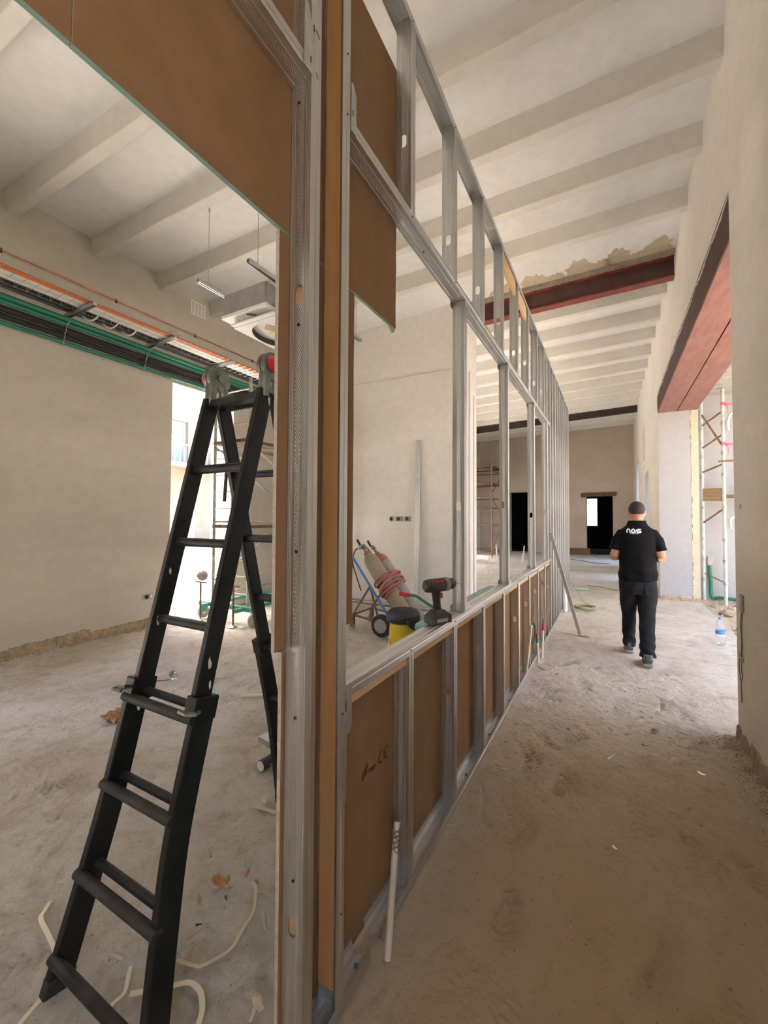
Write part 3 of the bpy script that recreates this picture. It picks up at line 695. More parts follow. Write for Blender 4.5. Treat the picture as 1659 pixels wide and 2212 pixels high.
# ---------------------------------------------------------------- folding ladder
def ladder():
    root = thing('folding_ladder', 'black telescopic folding ladder standing open beside the partition', 'ladder', (-1.357, 1.135, 0))
    YH, ZH = 1.16, 2.10
    SL = .235
    def yz(side, z): return YH - side*(.050+SL*(2.0-z))+side*.022      # side +1: front legs (towards -Y), -1: rear legs
    for side in (1, -1):
        dirv = Vector((0, SL*side, 1)).normalized(); nrm = Vector((0, -1, SL*side)).normalized()*(1 if side > 0 else 1)
        def P(x, z, off=0):
            return Vector((x, yz(side, z), z)) + Vector((0, -1*side, SL)).normalized()*off
        for xa in (-1.515, -1.20):
            s = -1 if xa < -1.357 else 1
            m = MB().obar(P(xa, .84), P(xa, 2.0), .026, .062, (0, 1, 0)); m.build('inner_stile', M['black_paint'], root, bevel=.004)
            # outer sleeve: open channel that flares out at the foot
            m = MB(); xo = xa + s*.022
            e = .045 if s < 0 else .085
            pts = [(xo+s*e, .015), (xo+s*e*.72, .15), (xo+s*e*.36, .32), (xo, .55), (xo, .90)]
            sm = smooth_path([(q[0], 0, q[1]) for q in pts], 5); vs_ = []; up_ = Vector((0, -1*side, SL)).normalized()*.037
            for q in sm:
                c_ = P(q.x, q.z); ex = Vector((.015, 0, 0)); vs_ += [c_-ex-up_, c_+ex-up_, c_+ex+up_, c_-ex+up_]
            nn_ = len(sm); m.add(vs_, [(4*i+k, 4*i+(k+1) % 4, 4*i+4+(k+1) % 4, 4*i+4+k) for i in range(nn_-1) for k in range(4)]+[(3,2,1,0), (4*nn_-4, 4*nn_-3, 4*nn_-2, 4*nn_-1)])
            m.build('outer_stile', M['black_paint'], root, bevel=.004)
            f = MB().obar(P(xo+s*e, .0), P(xo+s*e*.9, .05), .034, .080, (0, 1, 0)); f.build('rubber_foot', M['black_rubber'], root, bevel=.005)
            c = MB().obar(P(xo-s*.010, .855), P(xo-s*.010, .925), .052, .084, (0, 1, 0)); c.build('locking_collar', M['black_paint'], root, bevel=.004)
            t = MB().tube([P(xo+s*.02, .885, .03), P(xo+s*.035, .885, .055), P(xo+s*.02, .885, .075), P(xo-s*.02, .885, .07)], .007, 6); t.build('lock_tab', M['cast_alu'], root, smooth=True)
        for i, z in enumerate((1.982, 1.694, 1.408, 1.126, .86, .59, .33, .10)):
            if i < 4:
                m = MB()
                if i == 0: m.obar(P(-1.505, z), P(-1.21, z), .030, .030, (0, SL*side, 1))
                else:
                    m.tube([P(-1.505, z), P(-1.21, z)], .0155, 10); m.obar(P(-1.505, z+.012), P(-1.21, z+.012), .030, .006, (0, SL*side, 1))
                m.build('rung', M['black_rung'], root, smooth=True)
            else:
                fl = max(0, .55-z)*.082; fr = max(0, .55-z)*.155
                m = MB(); m.tube([P(-1.547-fl, z, .034), P(-1.168+fr, z, .034)], .0165, 12)
                m.build('rung', M['black_rung'], root, smooth=True)
                if z > .2:
                    m = MB().tube([P(-1.53-fl, z+.022, -.01), P(-1.185+fr, z+.022, -.01)], .0135, 10); m.build('rung', M['black_rung'], root, smooth=True)
    for xa in (-1.515, -1.20):
        s = -1 if xa < -1.357 else 1
        h = MB().lathe([(.050, -.020), (.056, -.016), (.056, -.003), (.050, -.002), (.050, .002), (.056, .003), (.056, .016), (.050, .020), (.018, .021), (.018, .030), (.010, .031)], (xa, YH, ZH), (1, 0, 0) if s < 0 else (-1, 0, 0), 28)
        for side in (1, -1):
            a = Vector((xa, YH, ZH)); b = Vector((xa, yz(side, 1.975)-side*.0, 1.975))
            h.tube([a, a+(b-a)*.35+Vector((0, -side*.016, .01)), a+(b-a)*.7+Vector((0, -side*.008, 0)), b], [.026, .024, .022, .020], 10)
        ho = h.build('hinge', M['cast_alu'], root, smooth=True)
        k = MB().lathe([(.030, 0), (.034, .010), (.026, .030), (.012, .036)], (xa+s*.022, YH-.012, ZH+.004), (s, 0, 0), 16); k.build('lock_knob', M['red_plastic'], ho, smooth=True)
        for aa in (35, 100, 215, 260):
            p = Vector((xa-s*.0165, YH+.038*math.cos(R_(aa)), ZH+.038*math.sin(R_(aa)))); MB().cyl(p, p+Vector((-s*.0015, 0, 0)), .0065, 8).build('lock_hole', M['black_plastic'], ho)
    # dried plaster splashes on the stiles
    random.seed(21); mat('splash', (.62,.57,.48), .9)
    for (x, z, r) in ((-1.1865, .30, .012), (-1.1865, .42, .008), (-1.1865, .95, .010), (-1.1865, 1.02, .014), (-1.5015, .84, .014), (-1.5015, 1.3, .010), (-1.5015, 1.12, .012), (-1.1865, 1.96, .012)):
        m = MB(); k = 9; y = yz(1, z)+random.uniform(-.02, .02)
        m.add([(x+.0012, y+r*.55*math.cos(6.283*i/k)*random.uniform(.6, 1.1), z+r*1.6*math.sin(6.283*i/k)*random.uniform(.6, 1.1)) for i in range(k)], [tuple(range(k))])
        m.build('plaster_splash', M['splash'], root)
    return root
ladder()

# ---------------------------------------------------------------- the person walking away
def loft(mb, rings, n=24):
    """rings: (centre, ax, ay) with ax, ay the half-axis vectors"""
    vs = []; fs = []
    for c, ax, ay in rings:
        c = Vector(c); ax = Vector(ax); ay = Vector(ay)
        for k in range(n): t = 2*math.pi*k/n; vs.append(c+ax*math.cos(t)+ay*math.sin(t))
    for i in range(len(rings)-1):
        for k in range(n): fs.append((i*n+k, i*n+(k+1) % n, (i+1)*n+(k+1) % n, (i+1)*n+k))
    fs.append(tuple(range(n))[::-1]); fs.append(tuple((len(rings)-1)*n+k for k in range(n)))
    mb.add(vs, fs)
def zrings(mb, L, n=24): loft(mb, [((x, y, z), (a, 0, 0), (0, b, 0)) for (x, y, z, a, b) in L], n)
def limb(mb, pts, n=14): mb.tube([p[:3] for p in pts], [p[3] for p in pts], n)
def fuse(mb, name, matl, parent, voxel=.008, it=6, loc=None, disp=None):
    """join overlapping lofts into one continuous skin"""
    o = mb.build(name, matl, parent, local=True)
    r = o.modifiers.new('r', 'REMESH'); r.mode = 'VOXEL'; r.voxel_size = voxel; r.use_smooth_shade = True
    s = o.modifiers.new('s', 'SMOOTH'); s.iterations = it; s.factor = .5
    bpy.context.view_layer.update()
    me = bpy.data.meshes.new_from_object(o.evaluated_get(bpy.context.evaluated_depsgraph_get()))
    o.modifiers.clear(); o.data = me
    if disp:
        nr = [v.normal.copy() for v in me.vertices]; co = [v.co.copy() for v in me.vertices]
        me.vertices.foreach_set('co', [q for c, n_ in zip(co, nr) for q in (c+n_*disp(c))]); me.update()
    for p in me.polygons: p.use_smooth = True
    me.materials.clear(); me.materials.append(matl); return o
mat('skin', (.50,.26,.17), .55, var=.08, vscale=15, spec=.3)
mat('hair', (.030,.021,.017), .75, var=.3, vscale=120, bump=.15, bscale=260)
mat('shirt', (.006,.006,.007), .85, var=.25, vscale=8, spec=.15, bump=.1, bscale=25)
mat('trousers', (.014,.015,.018), .9, col2=(.022,.024,.029), vscale=7, spec=.15, bump=.15, bscale=18)
mat('shoe', (.13,.13,.12), .8, var=.3, vscale=25); mat('shoe_blue', (.09,.12,.20), .8); mat('sole', (.30,.29,.26), .8)
mat('logo_white', (.85,.85,.87), .6)
def person():
    O = Vector((.232, 5.07, 0))
    root = thing('person', 'man in a black polo shirt and dark trousers walking down the corridor, seen from behind', 'person', O)
    b = MB()   # body: head, neck, trunk, arms with hands, legs
    zrings(b, [(0,.055,1.475,.03,.03),(0,.065,1.49,.055,.075),(0,.062,1.53,.070,.092),(0,.058,1.575,.077,.098),(0,.052,1.62,.077,.098),(0,.048,1.66,.066,.086),(0,.046,1.688,.042,.058),(0,.045,1.70,.012,.018)])
    zrings(b, [(0,0,1.40,.062,.06),(0,.012,1.46,.060,.062),(0,.03,1.54,.056,.06)])
    b.sphere((0, .163, 1.555), .013, 8, 6, (.8,1.2,1.5)); b.sphere((0, .145, 1.50), .02, 8, 6, (1,.7,.4))
    for s in (-1, 1):
        b.sphere((s*.080, .045, 1.572), .026, 10, 8, (.45,.75,1.25))
    zrings(b, [(0,0,.84,.14,.11),(0,0,.95,.145,.11),(0,0,1.1,.145,.115),(0,-.005,1.25,.155,.11),(0,-.01,1.36,.145,.095),(0,-.005,1.42,.11,.08)])
    for s in (-1, 1):
        sh = Vector((s*.150, -.01, 1.335)); el = Vector((s*.224, -.005, 1.098)); wr = Vector((s*.13, .235, 1.10)) if s < 0 else Vector((s*.12, .235, 1.08))
        limb(b, [(*sh, .050), (*(sh.lerp(el, .5)), .049), (*el, .047)]); limb(b, [(*el, .047), (*(el.lerp(wr, .35)), .046), (*wr, .030)])
        d = (wr-el).normalized(); hp = wr+d*.055; side = Vector((0,0,1)); inn = Vector((-s, 0, 0))
        loft(b, [(wr, side*.026, inn*.016), (hp, side*.042, inn*.015), (hp+d*.03, side*.040, inn*.013)], 12)
        for q, (off, ln) in enumerate(((.030,.070),(.010,.080),(-.010,.074),(-.029,.058))):   # four fingers curling round the folder
            a0 = hp+d*.028+side*off; a1 = a0+d*ln*.45+inn*.008; a2 = a1+d*ln*.2+inn*ln*.32; a3 = a2+inn*ln*.25-d*.012
            limb(b, [(*a0,.0088),(*a1,.0086),(*a2,.008),(*a3,.007)], 8)
        t0 = wr+d*.025+side*.022; limb(b, [(*t0,.012),(*(t0+side*.028+d*.028+inn*.012),.0105),(*(t0+side*.040+d*.056+inn*.026),.009)], 8)
        hipx, kn, an = (s*.085, (s*.084, .13, .47), (-.079, .27, .09)) if s < 0 else (s*.085, (s*.080, -.03, .47), (.073, -.185, .10))
        limb(b, [(hipx, 0, .84, .078), (*kn, .052), (*an, .038)])
    body = fuse(b, 'body', M['skin'], root, .0065, 3)
    # hair cap
    h = MB(); zrings(h, [(0,-.020,1.566,.058,.045),(0,-.008,1.578,.070,.068),(0,.018,1.60,.080,.083),(0,.035,1.64,.079,.094),(0,.042,1.67,.066,.083),(0,.044,1.695,.044,.056),(0,.044,1.708,.014,.02)], 28)
    fuse(h, 'hair', M['hair'], root, .006, 3, disp=lambda c: .0006*math.sin(c.x*330)*math.sin(c.z*310+c.y*190))
    for s in (-1, 1):
        MB().sphere((s*.032, .142, 1.585), .012, 10, 8).build('eye', M['white_plastic'], root, smooth=True, local=True)
    # polo shirt
    sh = MB()
    zrings(sh, [(0,.0,.85,.190,.146),(0,.0,.90,.190,.148),(0,.0,1.0,.180,.140),(0,0,1.1,.174,.134),(0,-.005,1.2,.178,.130),(0,-.012,1.28,.186,.126),(0,-.015,1.345,.186,.116),(0,-.012,1.39,.165,.102),(0,-.004,1.43,.12,.086),(0,.004,1.46,.080,.075)], 32)
    for s in (-1, 1):
        limb(sh, [(s*.09,-.012,1.368,.054),(s*.145,-.012,1.348,.062),(s*.180,-.012,1.29,.061),(s*.203,-.010,1.235,.058),(s*.216,-.006,1.178,.058)], 20)
    def folds(c):
        w = .0045*math.sin(c.x*38+c.z*6)*max(0, min(1, (1.3-c.z)/.35)); w += .004*math.sin(c.z*46+c.x*14)*(1 if c.z < 1.0 else .25)
        if abs(c.x) > .20: w += .003*math.sin(c.z*60+c.y*30)
        return w
    shirt = fuse(sh, 'polo_shirt', M['shirt'], root, .0075, 5, disp=folds)
    col = MB(); rings = []
    for (z, a, bb, y) in ((1.435, .112, .088, .004), (1.462, .096, .080, .010), (1.492, .086, .076, .016), (1.495, .081, .071, .016), (1.465, .086, .072, .010)): rings.append((0, y, z, a, bb))
    zrings(col, rings, 28); col.f = col.f[:-2]; col.m = col.m[:-2]; col.build('collar', M['shirt'], shirt, smooth=True, local=True)
    # trousers
    tr = MB(); zrings(tr, [(0,0,.90,.170,.126),(0,-.004,.84,.180,.138),(0,-.008,.77,.178,.142),(0,-.004,.71,.168,.128)], 30)
    limb(tr, [(-.080,.0,.80,.100),(-.083,.05,.64,.094),(-.084,.125,.47,.072),(-.082,.20,.28,.068),(-.080,.255,.13,.066),(-.079,.266,.075,.069)], 20)
    limb(tr, [(.084,.0,.80,.102),(.084,-.015,.64,.096),(.080,-.035,.47,.077),(.076,-.105,.28,.073),(.074,-.165,.14,.072),(.073,-.178,.085,.075)], 20)
    def tfold(c):
        w = .005*math.sin(c.z*62+c.x*40+c.y*25)*max(.15, min(1, (.34-c.z)/.18)); w += .0025*math.sin(c.z*27-c.x*60+c.y*20)
        return w
    tro = fuse(tr, 'trousers', M['trousers'], root, .0075, 5, disp=tfold)
    MB().prism([(.060,-.146,.80),(.132,-.118,.80),(.128,-.124,.725),(.095,-.138,.705),(.063,-.147,.725)], (0,-.004,0)).build('back_pocket', M['trousers'], tro, local=True)
    # shoes
    for nm, ox, oy, tilt in (('l', -.079, .255, 0), ('r', .074, -.215, .10)):
        s = MB(); L = [(-.055,.040,.030),(-.03,.047,.045),(.03,.046,.050),(.10,.050,.038),(.17,.048,.026),(.215,.030,.018)]
        loft(s, [((ox, oy+y, hz+.022+max(0, -(y-.12))*tilt), (hw, 0, 0), (0, 0, hz)) for y, hw, hz in L], 16)
        loft(s, [((ox, oy-.02, .06+.14*tilt), (.044,0,0), (0,.048,0)), ((ox, oy-.015, .115+.14*tilt), (.042,0,0), (0,.046,0))], 16)
        so = fuse(s, 'shoe', M['shoe'], root, .006, 4)
        k = MB(); k.prism([(ox+a, oy+y, .0) for a, y in ((-.042,-.060),(.042,-.060),(.050,.03),(.053,.11),(.046,.19),(.02,.235),(-.02,.235),(-.046,.19),(-.053,.11),(-.050,.03))], (0,0,.026))
        if tilt:
            k.v = [Vector((v.x, v.y, v.z+max(0, -(v.y-oy-.12))*tilt)) for v in k.v]
        k.build('sole', M['sole'], so, local=True, bevel=.006)
        MB().prism([(ox-.018, oy-.058, .062+.17*tilt), (ox+.018, oy-.058, .062+.17*tilt), (ox+.016, oy-.064, .112+.17*tilt), (ox-.016, oy-.064, .112+.17*tilt)], (0,-.006,0)).build('heel_tab', M['shoe_blue'], so, local=True)
    # lettering on the back, wrapped onto the shirt
    bv = BVHTree.FromPolygons([v.co for v in shirt.data.vertices], [tuple(p.vertices) for p in shirt.data.polygons])
    def wrap(x, z):
        h_ = bv.ray_cast(Vector((x, -.6, z)), Vector((0, 1, 0))); y = h_[0].y if h_[0] else -.13
        return Vector((x, y-.003, z))
    c = at_y(1370, 1147, 4.93)-O; cx0, cz0 = c.x, c.z
    m = MB(); H = .050; W_ = .0155
    def stroke(pts, w=W_):
        P = smooth_path([(p[0], 0, p[1]) for p in pts], 6); vs = []; n = len(P)
        for i, p in enumerate(P):
            d = (P[min(i+1, n-1)]-P[max(i-1, 0)]).normalized(); nn = Vector((-d.z, 0, d.x))
            for sgn in (1, 0, -1): q = (p+nn*w/2*sgn); q = Vector((q.x*.84, 0, q.z*.92)); vs.append(wrap(cx0+q.x, cz0+q.z))
        m.add(vs, [(i*3+k, i*3+k+1, i*3+k+4, i*3+k+3) for i in range(n-1) for k in (0, 1)])
    stroke([(-.078,-.022),(-.079,.0),(-.070,.018),(-.055,.018),(-.046,.0),(-.045,-.022)])
    stroke([(.010,-.022),(.009,.0),(-.002,.016),(-.018,.016),(-.028,.0),(-.022,-.017),(-.006,-.019),(.006,-.006)])
    stroke([(.078,.018),(.050,.018),(.030,.012),(.028,.000),(.042,-.003),(.062,-.001),(.074,-.006),(.070,-.017),(.050,-.020),(.026,-.020)], .0125)
    stroke([(.044,.003),(.060,.005)], .006)
    m.build('shirt_lettering', M['logo_white'], shirt, local=True)
    m = MB(); x = -.040
    for w in (.010,.006,.009,.007,.011,.006,.009,.008,.007,.009):
        m.add([wrap(cx0+x, cz0-.0335), wrap(cx0+x+w*.82, cz0-.0335), wrap(cx0+x+w*.82, cz0-.0285), wrap(cx0+x, cz0-.0285)], [(0,1,2,3)]); x += w
    m.build('shirt_lettering', M['logo_white'], shirt, local=True)
    return root
person()
fo = MB().hexa([(.232-.15, 5.40, 1.00),(.232+.17, 5.40, 1.01),(.232+.17, 5.41, 1.01),(.232-.15, 5.41, 1.00),(.232-.15, 5.43, 1.20),(.232+.17, 5.43, 1.21),(.232+.17, 5.44, 1.21),(.232-.15, 5.44, 1.20)])
T('folder', fo, M['white_plastic'], 'white folder held in front of the walking man', 'folder')
# ---------------------------------------------------------------- services along the left wall
def run(x, z, r, m, name, label, cat, group=None, n=10, y0=-4.9, y1=6.2):
    return T(name, MB().cyl((x, y0, z), (x, y1, z), r, n), M[m], label, cat, group, smooth=True)
run(-5.762, 4.36, .009, 'copper', 'copper_pipe', 'thin copper pipe clipped high along the left wall', 'pipe', n=8)
for k in range(9):
    y = -3.9+1.13*k; m = MB().box((XL, y-.012, 4.335), (XL+.012, y+.012, 4.385)); m.tube(arc((-5.762, y, 4.36), .013, 0, 2*math.pi, 10), .004, 5, closed=True)
    T('pipe_clip', m, M['dark_wire'], 'small dark clip holding the copper pipe to the wall', 'clip', 'clips on the copper pipe')
tr = thing('cable_basket', 'wire mesh cable basket lying on the wall brackets', 'cable tray', (-5.27, .65, 3.885))
m = MB()
for x, z in ((-5.46,3.885),(-5.36,3.885),(-5.26,3.885),(-5.16,3.885),(-5.08,3.885),(-5.08,3.935),(-5.08,3.985),(-5.46,3.935)): m.cyl((x, -4.9, z), (x, 6.2, z), .0022, 5)
m.build('long_wire', M['wire_zinc'], tr)
m = MB()
for k in range(110): y = -4.9+.101*k; m.tube([(-5.46, y, 3.94), (-5.46, y, 3.884), (-5.08, y, 3.884), (-5.08, y, 3.99)], .0022, 4)
tag(m.build('cross_wire', M['wire_zinc'], tr), kind='stuff')
for (x, z, r, mm, nm, lb) in ((-5.12,3.905,.011,'dark_orange','cable','dark orange cable at the outer edge of the cable basket'), (-5.145,3.905,.011,'orange_cable','cable','bright orange cable in the cable basket beside a dark orange one'), (-5.17,3.902,.009,'orange_cable','cable','thin orange cable in the cable basket next to the white ducts'),
        (-5.235,3.915,.024,'tray_white','duct','white round duct beside the orange cables'), (-5.295,3.915,.024,'tray_white','duct','white round duct in the middle of the cable basket'), (-5.355,3.915,.024,'tray_white','duct','white round duct beside the black insulated pipe'),
        (-5.50,3.919,.036,'black_rubber','pipe','fat black insulated pipe at the inner edge of the cable basket')):
    run(x, z, r, mm, nm, lb, 'cable' if nm == 'cable' else nm)
m = MB(); m.box((-5.59, -4.9, 3.883), (-5.55, 6.2, 3.886)); m.box((-5.59, -4.9, 3.883), (-5.587, 6.2, 3.905)); m.box((-5.553, -4.9, 3.883), (-5.55, 6.2, 3.905))
T('perforated_channel', m, M['galv_plain'], 'narrow steel channel between the black pipe and the green pipes', 'channel')
for (x, z, r, mm, lb) in ((-5.60,3.810,.027,'green_pipe','green plastic pipe hung highest under the brackets'), (-5.655,3.775,.026,'green_pipe','green plastic pipe hung between the top green pipe and the black pipes'), (-5.69,3.710,.034,'black_rubber','black insulated pipe under the two upper green pipes'), (-5.715,3.640,.032,'black_rubber','black insulated pipe just above the lowest green pipe'), (-5.737,3.575,.022,'green_pipe','lowest green plastic pipe, tight against the left wall')):
    run(x, z, r, mm, 'wall_pipe', lb, 'pipe')
for k in range(9):
    y = -3.22+.92*k+.0; br = thing('wall_bracket', 'grey steel bracket arm under the pipes on the left wall', 'bracket', (XL, y, 3.86), group='pipe brackets on the left wall')
    m = MB(); m.box((XL, y-.02, 3.842), (-5.03, y-.017, 3.882)); m.box((XL, y+.017, 3.842), (-5.03, y+.02, 3.882)); m.box((XL, y-.02, 3.879), (-5.03, y+.02, 3.882)); m.box((-5.034, y-.02, 3.842), (-5.03, y+.02, 3.882))
    m.box((XL, y-.03, 3.56), (XL+.006, y+.03, 3.90)); m.build('arm', M['galv_plain'], br)
    for (x, z, r) in ((-5.60,3.810,.03), (-5.655,3.775,.029), (-5.69,3.710,.037), (-5.715,3.640,.035), (-5.737,3.575,.025)):
        c = MB(); c.tube(arc((x, y, z), r, 0, 2*math.pi, 14), .004, 5, closed=True); c.cyl((x, y, z-r), (x, y, z-r-.02), .006, 6); c.cyl((x, y, z+r), (x, y, 3.845 if z+r < 3.845 else z+r+.01), .004, 6)
        c.build('pipe_clamp', M['galv_plain'], br)
# loose spiral of white corrugated hose between two brackets
pts = [(-5.48+.07*math.cos(t), 2.30+.055*t/1.0*.62, 3.915+.07*math.sin(t)) for t in [i*.35 for i in range(64)]]
T('spiral_hose', MB().tube(pts, .010, 6), M['white_plastic'], 'short white spiral wrap wound round the black pipe by a bracket', 'hose', smooth=True)
# vent grille high on the wall
g = thing('vent_grille', 'white slotted vent grille high on the left wall', 'vent', (XL, 4.05, 4.68))
MB().box((XL, 3.925, 4.68), (XL+.012, 4.18, 4.905)).build('frame', M['white_plastic'], g, bevel=.003)
for c in range(4):
    for k in range(10):
        MB().box((XL+.0125, 3.945+c*.058, 4.70+k*.019), (XL+.0135, 3.985+c*.058, 4.709+k*.019)).build('slot', M['concrete'], g)
# wall boxes
def wallbox(y, z, w, h, label, x=XL, s=1):
    b = thing('socket_box', label, 'socket', (x, y, z-h/2))
    MB().box((min(x, x+s*.010), y-w/2, z-h/2), (max(x, x+s*.010), y+w/2, z+h/2)).build('box', M['concrete'], b, bevel=.003)
    MB().lathe([(.028, 0), (.030, .006), (.022, .007), (.020, .002)], (x+s*.010, y-w*.14, z), (s, 0, 0), 16).build('opening', M['black_plastic'], b)
    MB().box((min(x+s*.010, x+s*.013), y+w*.22, z-h*.3), (max(x+s*.010, x+s*.013), y+w*.42, z+h*.3)).build('plate', M['white_plastic'], b)
wallbox(3.37, .405, .14, .075, 'small grey socket box low on the left wall')
for i, (x0_, x1_, lb) in enumerate(((-3.515,-3.44,'small square socket box on the middle wall'), (-3.405,-3.25,'double socket box in the middle of three on the middle wall'), (-3.225,-3.10,'socket box nearest the leaning metal stud on the middle wall'))):
    b = thing('socket_box', lb, 'socket', ((x0_+x1_)/2, YC, 1.463))
    MB().box((x0_, YC-.010, 1.463), (x1_, YC+.0, 1.553)).build('box', M['concrete'], b, bevel=.003)
    MB().lathe([(.028, 0), (.030, .005), (.022, .006), (.02, .001)], ((x0_+x1_)/2-.01, YC-.010, 1.508), (0,-1,0), 14).build('opening', M['black_plastic'], b)
# ---------------------------------------------------------------- air conditioner hung from the ceiling
p1 = at_x(481, 690, -3.83); p2 = at_y(574, 662, p1.y); AX0, AX1, AY0, AZ0 = -3.83, p2.x, p1.y, p1.z; AD = .80
ac = thing('air_conditioner', 'unfinished ceiling cassette air conditioner hanging on threaded rods', 'air conditioner', ((AX0+AX1)/2, AY0+AD/2, AZ0-.1))
c = .10; z1 = AZ0+.26
ring = [(AX0+.02,AY0),(AX1-.02,AY0),(AX1,AY0+.02),(AX1,AY0+AD-.02),(AX1-.02,AY0+AD),(AX0+.02,AY0+AD),(AX0,AY0+AD-.02),(AX0,AY0+.02)]
MB().prism([(x, y, AZ0+.03) for x, y in ring], (0,0,.23)).build('casing', mat('ac_grey', (.36,.34,.33), .6, .3, var=.15, vscale=8), ac)
MB().box((AX0-.012, AY0-.012, AZ0-.005), (AX1+.012, AY0+AD+.012, AZ0+.032)).build('drain_tray', M['white_plastic'], ac, bevel=.006)
m = MB(); cx_, cy_ = (AX0+AX1)/2, AY0+AD/2; px0, px1, py0, py1 = AX0+.06, AX1+.16, AY0+.10, AY0+AD+.10; zc = AZ0-.075
k = 32; cx2, cy2 = (px0+px1)/2, (py0+py1)/2; inn = [(cx2+.36*math.cos(2*math.pi*i/k), cy2+.36*math.sin(2*math.pi*i/k)) for i in range(k)]
def sq(t):
    u, v = math.cos(t), math.sin(t); s = 1/max(abs(u), abs(v)); return (cx2+(px1-px0)/2*u*s, cy2+(py1-py0)/2*v*s)
out = [sq(2*math.pi*i/k) for i in range(k)]
for (za, zb) in ((zc, zc+.05),):
    m.add([(x, y, za) for x, y in inn]+[(x, y, za) for x, y in out]+[(x, y, zb) for x, y in inn]+[(x, y, zb) for x, y in out],
      [(i, (i+1) % k, k+(i+1) % k, k+i) for i in range(k)]+[(2*k+i, 2*k+(i+1) % k, 3*k+(i+1) % k, 3*k+i) for i in range(k)]+[(k+i, k+(i+1) % k, 3*k+(i+1) % k, 3*k+i) for i in range(k)]+[(i, (i+1) % k, 2*k+(i+1) % k, 2*k+i) for i in range(k)])
m.build('panel_frame', M['white_plastic'], ac)
m = MB().lathe([(.36, 0), (.35, .07), (.28, .075)], (cx2, cy2, zc+.01), (0,0,1), 32); m.f = m.f[:-2]; m.m = m.m[:-2]; m.build('fan_shroud', M['black_plastic'], ac, smooth=True)
MB().lathe([(.28, 0), (.28, .004)], (cx2, cy2, zc+.085), (0,0,1), 28).build('fan_plate', M['black_plastic'], ac)
fan = MB().lathe([(.045, 0), (.10, .012), (.115, .05), (.02, .06)], (cx2, cy2, zc+.012), (0,0,1), 24); fan.build('fan_hub', mat('fan_cream', (.62,.52,.30), .5), ac, smooth=True)
for i in range(6):
    t = i*math.pi/3; a = Vector((math.cos(t), math.sin(t), 0)); b = Vector((-math.sin(t), math.cos(t), 0)); o = Vector((cx2, cy2, zc+.045))
    MB().hexa([o+a*.10-b*.03+Vector((0,0,-.01)), o+a*.22-b*.03+Vector((0,0,-.01)), o+a*.22+b*.03+Vector((0,0,.02)), o+a*.10+b*.03+Vector((0,0,.02)), o+a*.10-b*.03, o+a*.22-b*.03, o+a*.22+b*.03+Vector((0,0,.03)), o+a*.10+b*.03+Vector((0,0,.03))]).build('fan_blade', M['fan_cream'], ac)
MB().tube(smooth_path([(AX0+.35, AY0+.03, AZ0-.01), (AX0+.5, AY0+.07, AZ0-.05), (AX0+.62, AY0+.13, AZ0-.06), (AX0+.75, AY0+.2, AZ0-.05)]), .010, 6).build('cable', M['dark_wire'], ac, smooth=True)
for (sx, sy) in ((AX0+.01, py0-.02), (px0+.02, py0-.05)): pass
for (xa, ya) in ((px0+.05, py0-.055), ):
    MB().box((px0+.02, py0-.06, zc+.0), (px1-.1, py0-.01, zc+.02)).build('louvre', M['white_plastic'], ac, bevel=.004)
for x in (AX0-.04, AX1+.04):
    for y in (AY0+.12, AY0+AD-.12):
        MB().box((x-.02, y-.02, AZ0+.04), (x+.03 if x < cx_ else x-.03, y+.02, AZ0+.05)).build('lug', M['galv_plain'], ac)
        MB().cyl((x, y, AZ0-.01), (x, y, 4.0), .005, 6).build('hanger_rod', M['galv_plain'], ac)
        MB().cyl((x, y, AZ0+.052), (x, y, AZ0+.062), .012, 6).build('nut', M['galv_plain'], ac)
for x, ya, yb, lb in ((AX0-.04, 2.71, 3.95, 'slotted steel rail left of the hanging air conditioner'), (AX1+.04, 2.72, 4.70, 'slotted steel rail right of the hanging air conditioner')):
    r = thing('support_rail', lb, 'rail', (x, (ya+yb)/2, 4.0))
    m = MB(); m.box((x-.02, ya, 4.0), (x-.017, yb, 4.04)); m.box((x+.017, ya, 4.0), (x+.02, yb, 4.04)); m.box((x-.02, ya, 4.037), (x+.02, yb, 4.04)); m.box((x-.02, ya, 4.0), (x-.010, yb, 4.003)); m.box((x+.010, ya, 4.0), (x+.02, yb, 4.003)); m.build('channel', M['galv_plain'], r)
    for y in (ya+.12, yb-.12):
        zt = zslab(x, y)+.01
        for jy in [3.80+.832*(k-1)+.055*(x-XR) for k in range(-8, 4)]:
            if jy-.02 < y < jy+.13: zt = zbeam(x, y)+.01
        MB().cyl((x, y, 3.985), (x, y, zt), .005, 6).build('rod', M['galv_plain'], r); MB().cyl((x, y, zt-.05), (x, y, zt-.015), .011, 6).build('rod_anchor', M['galv_plain'], r)

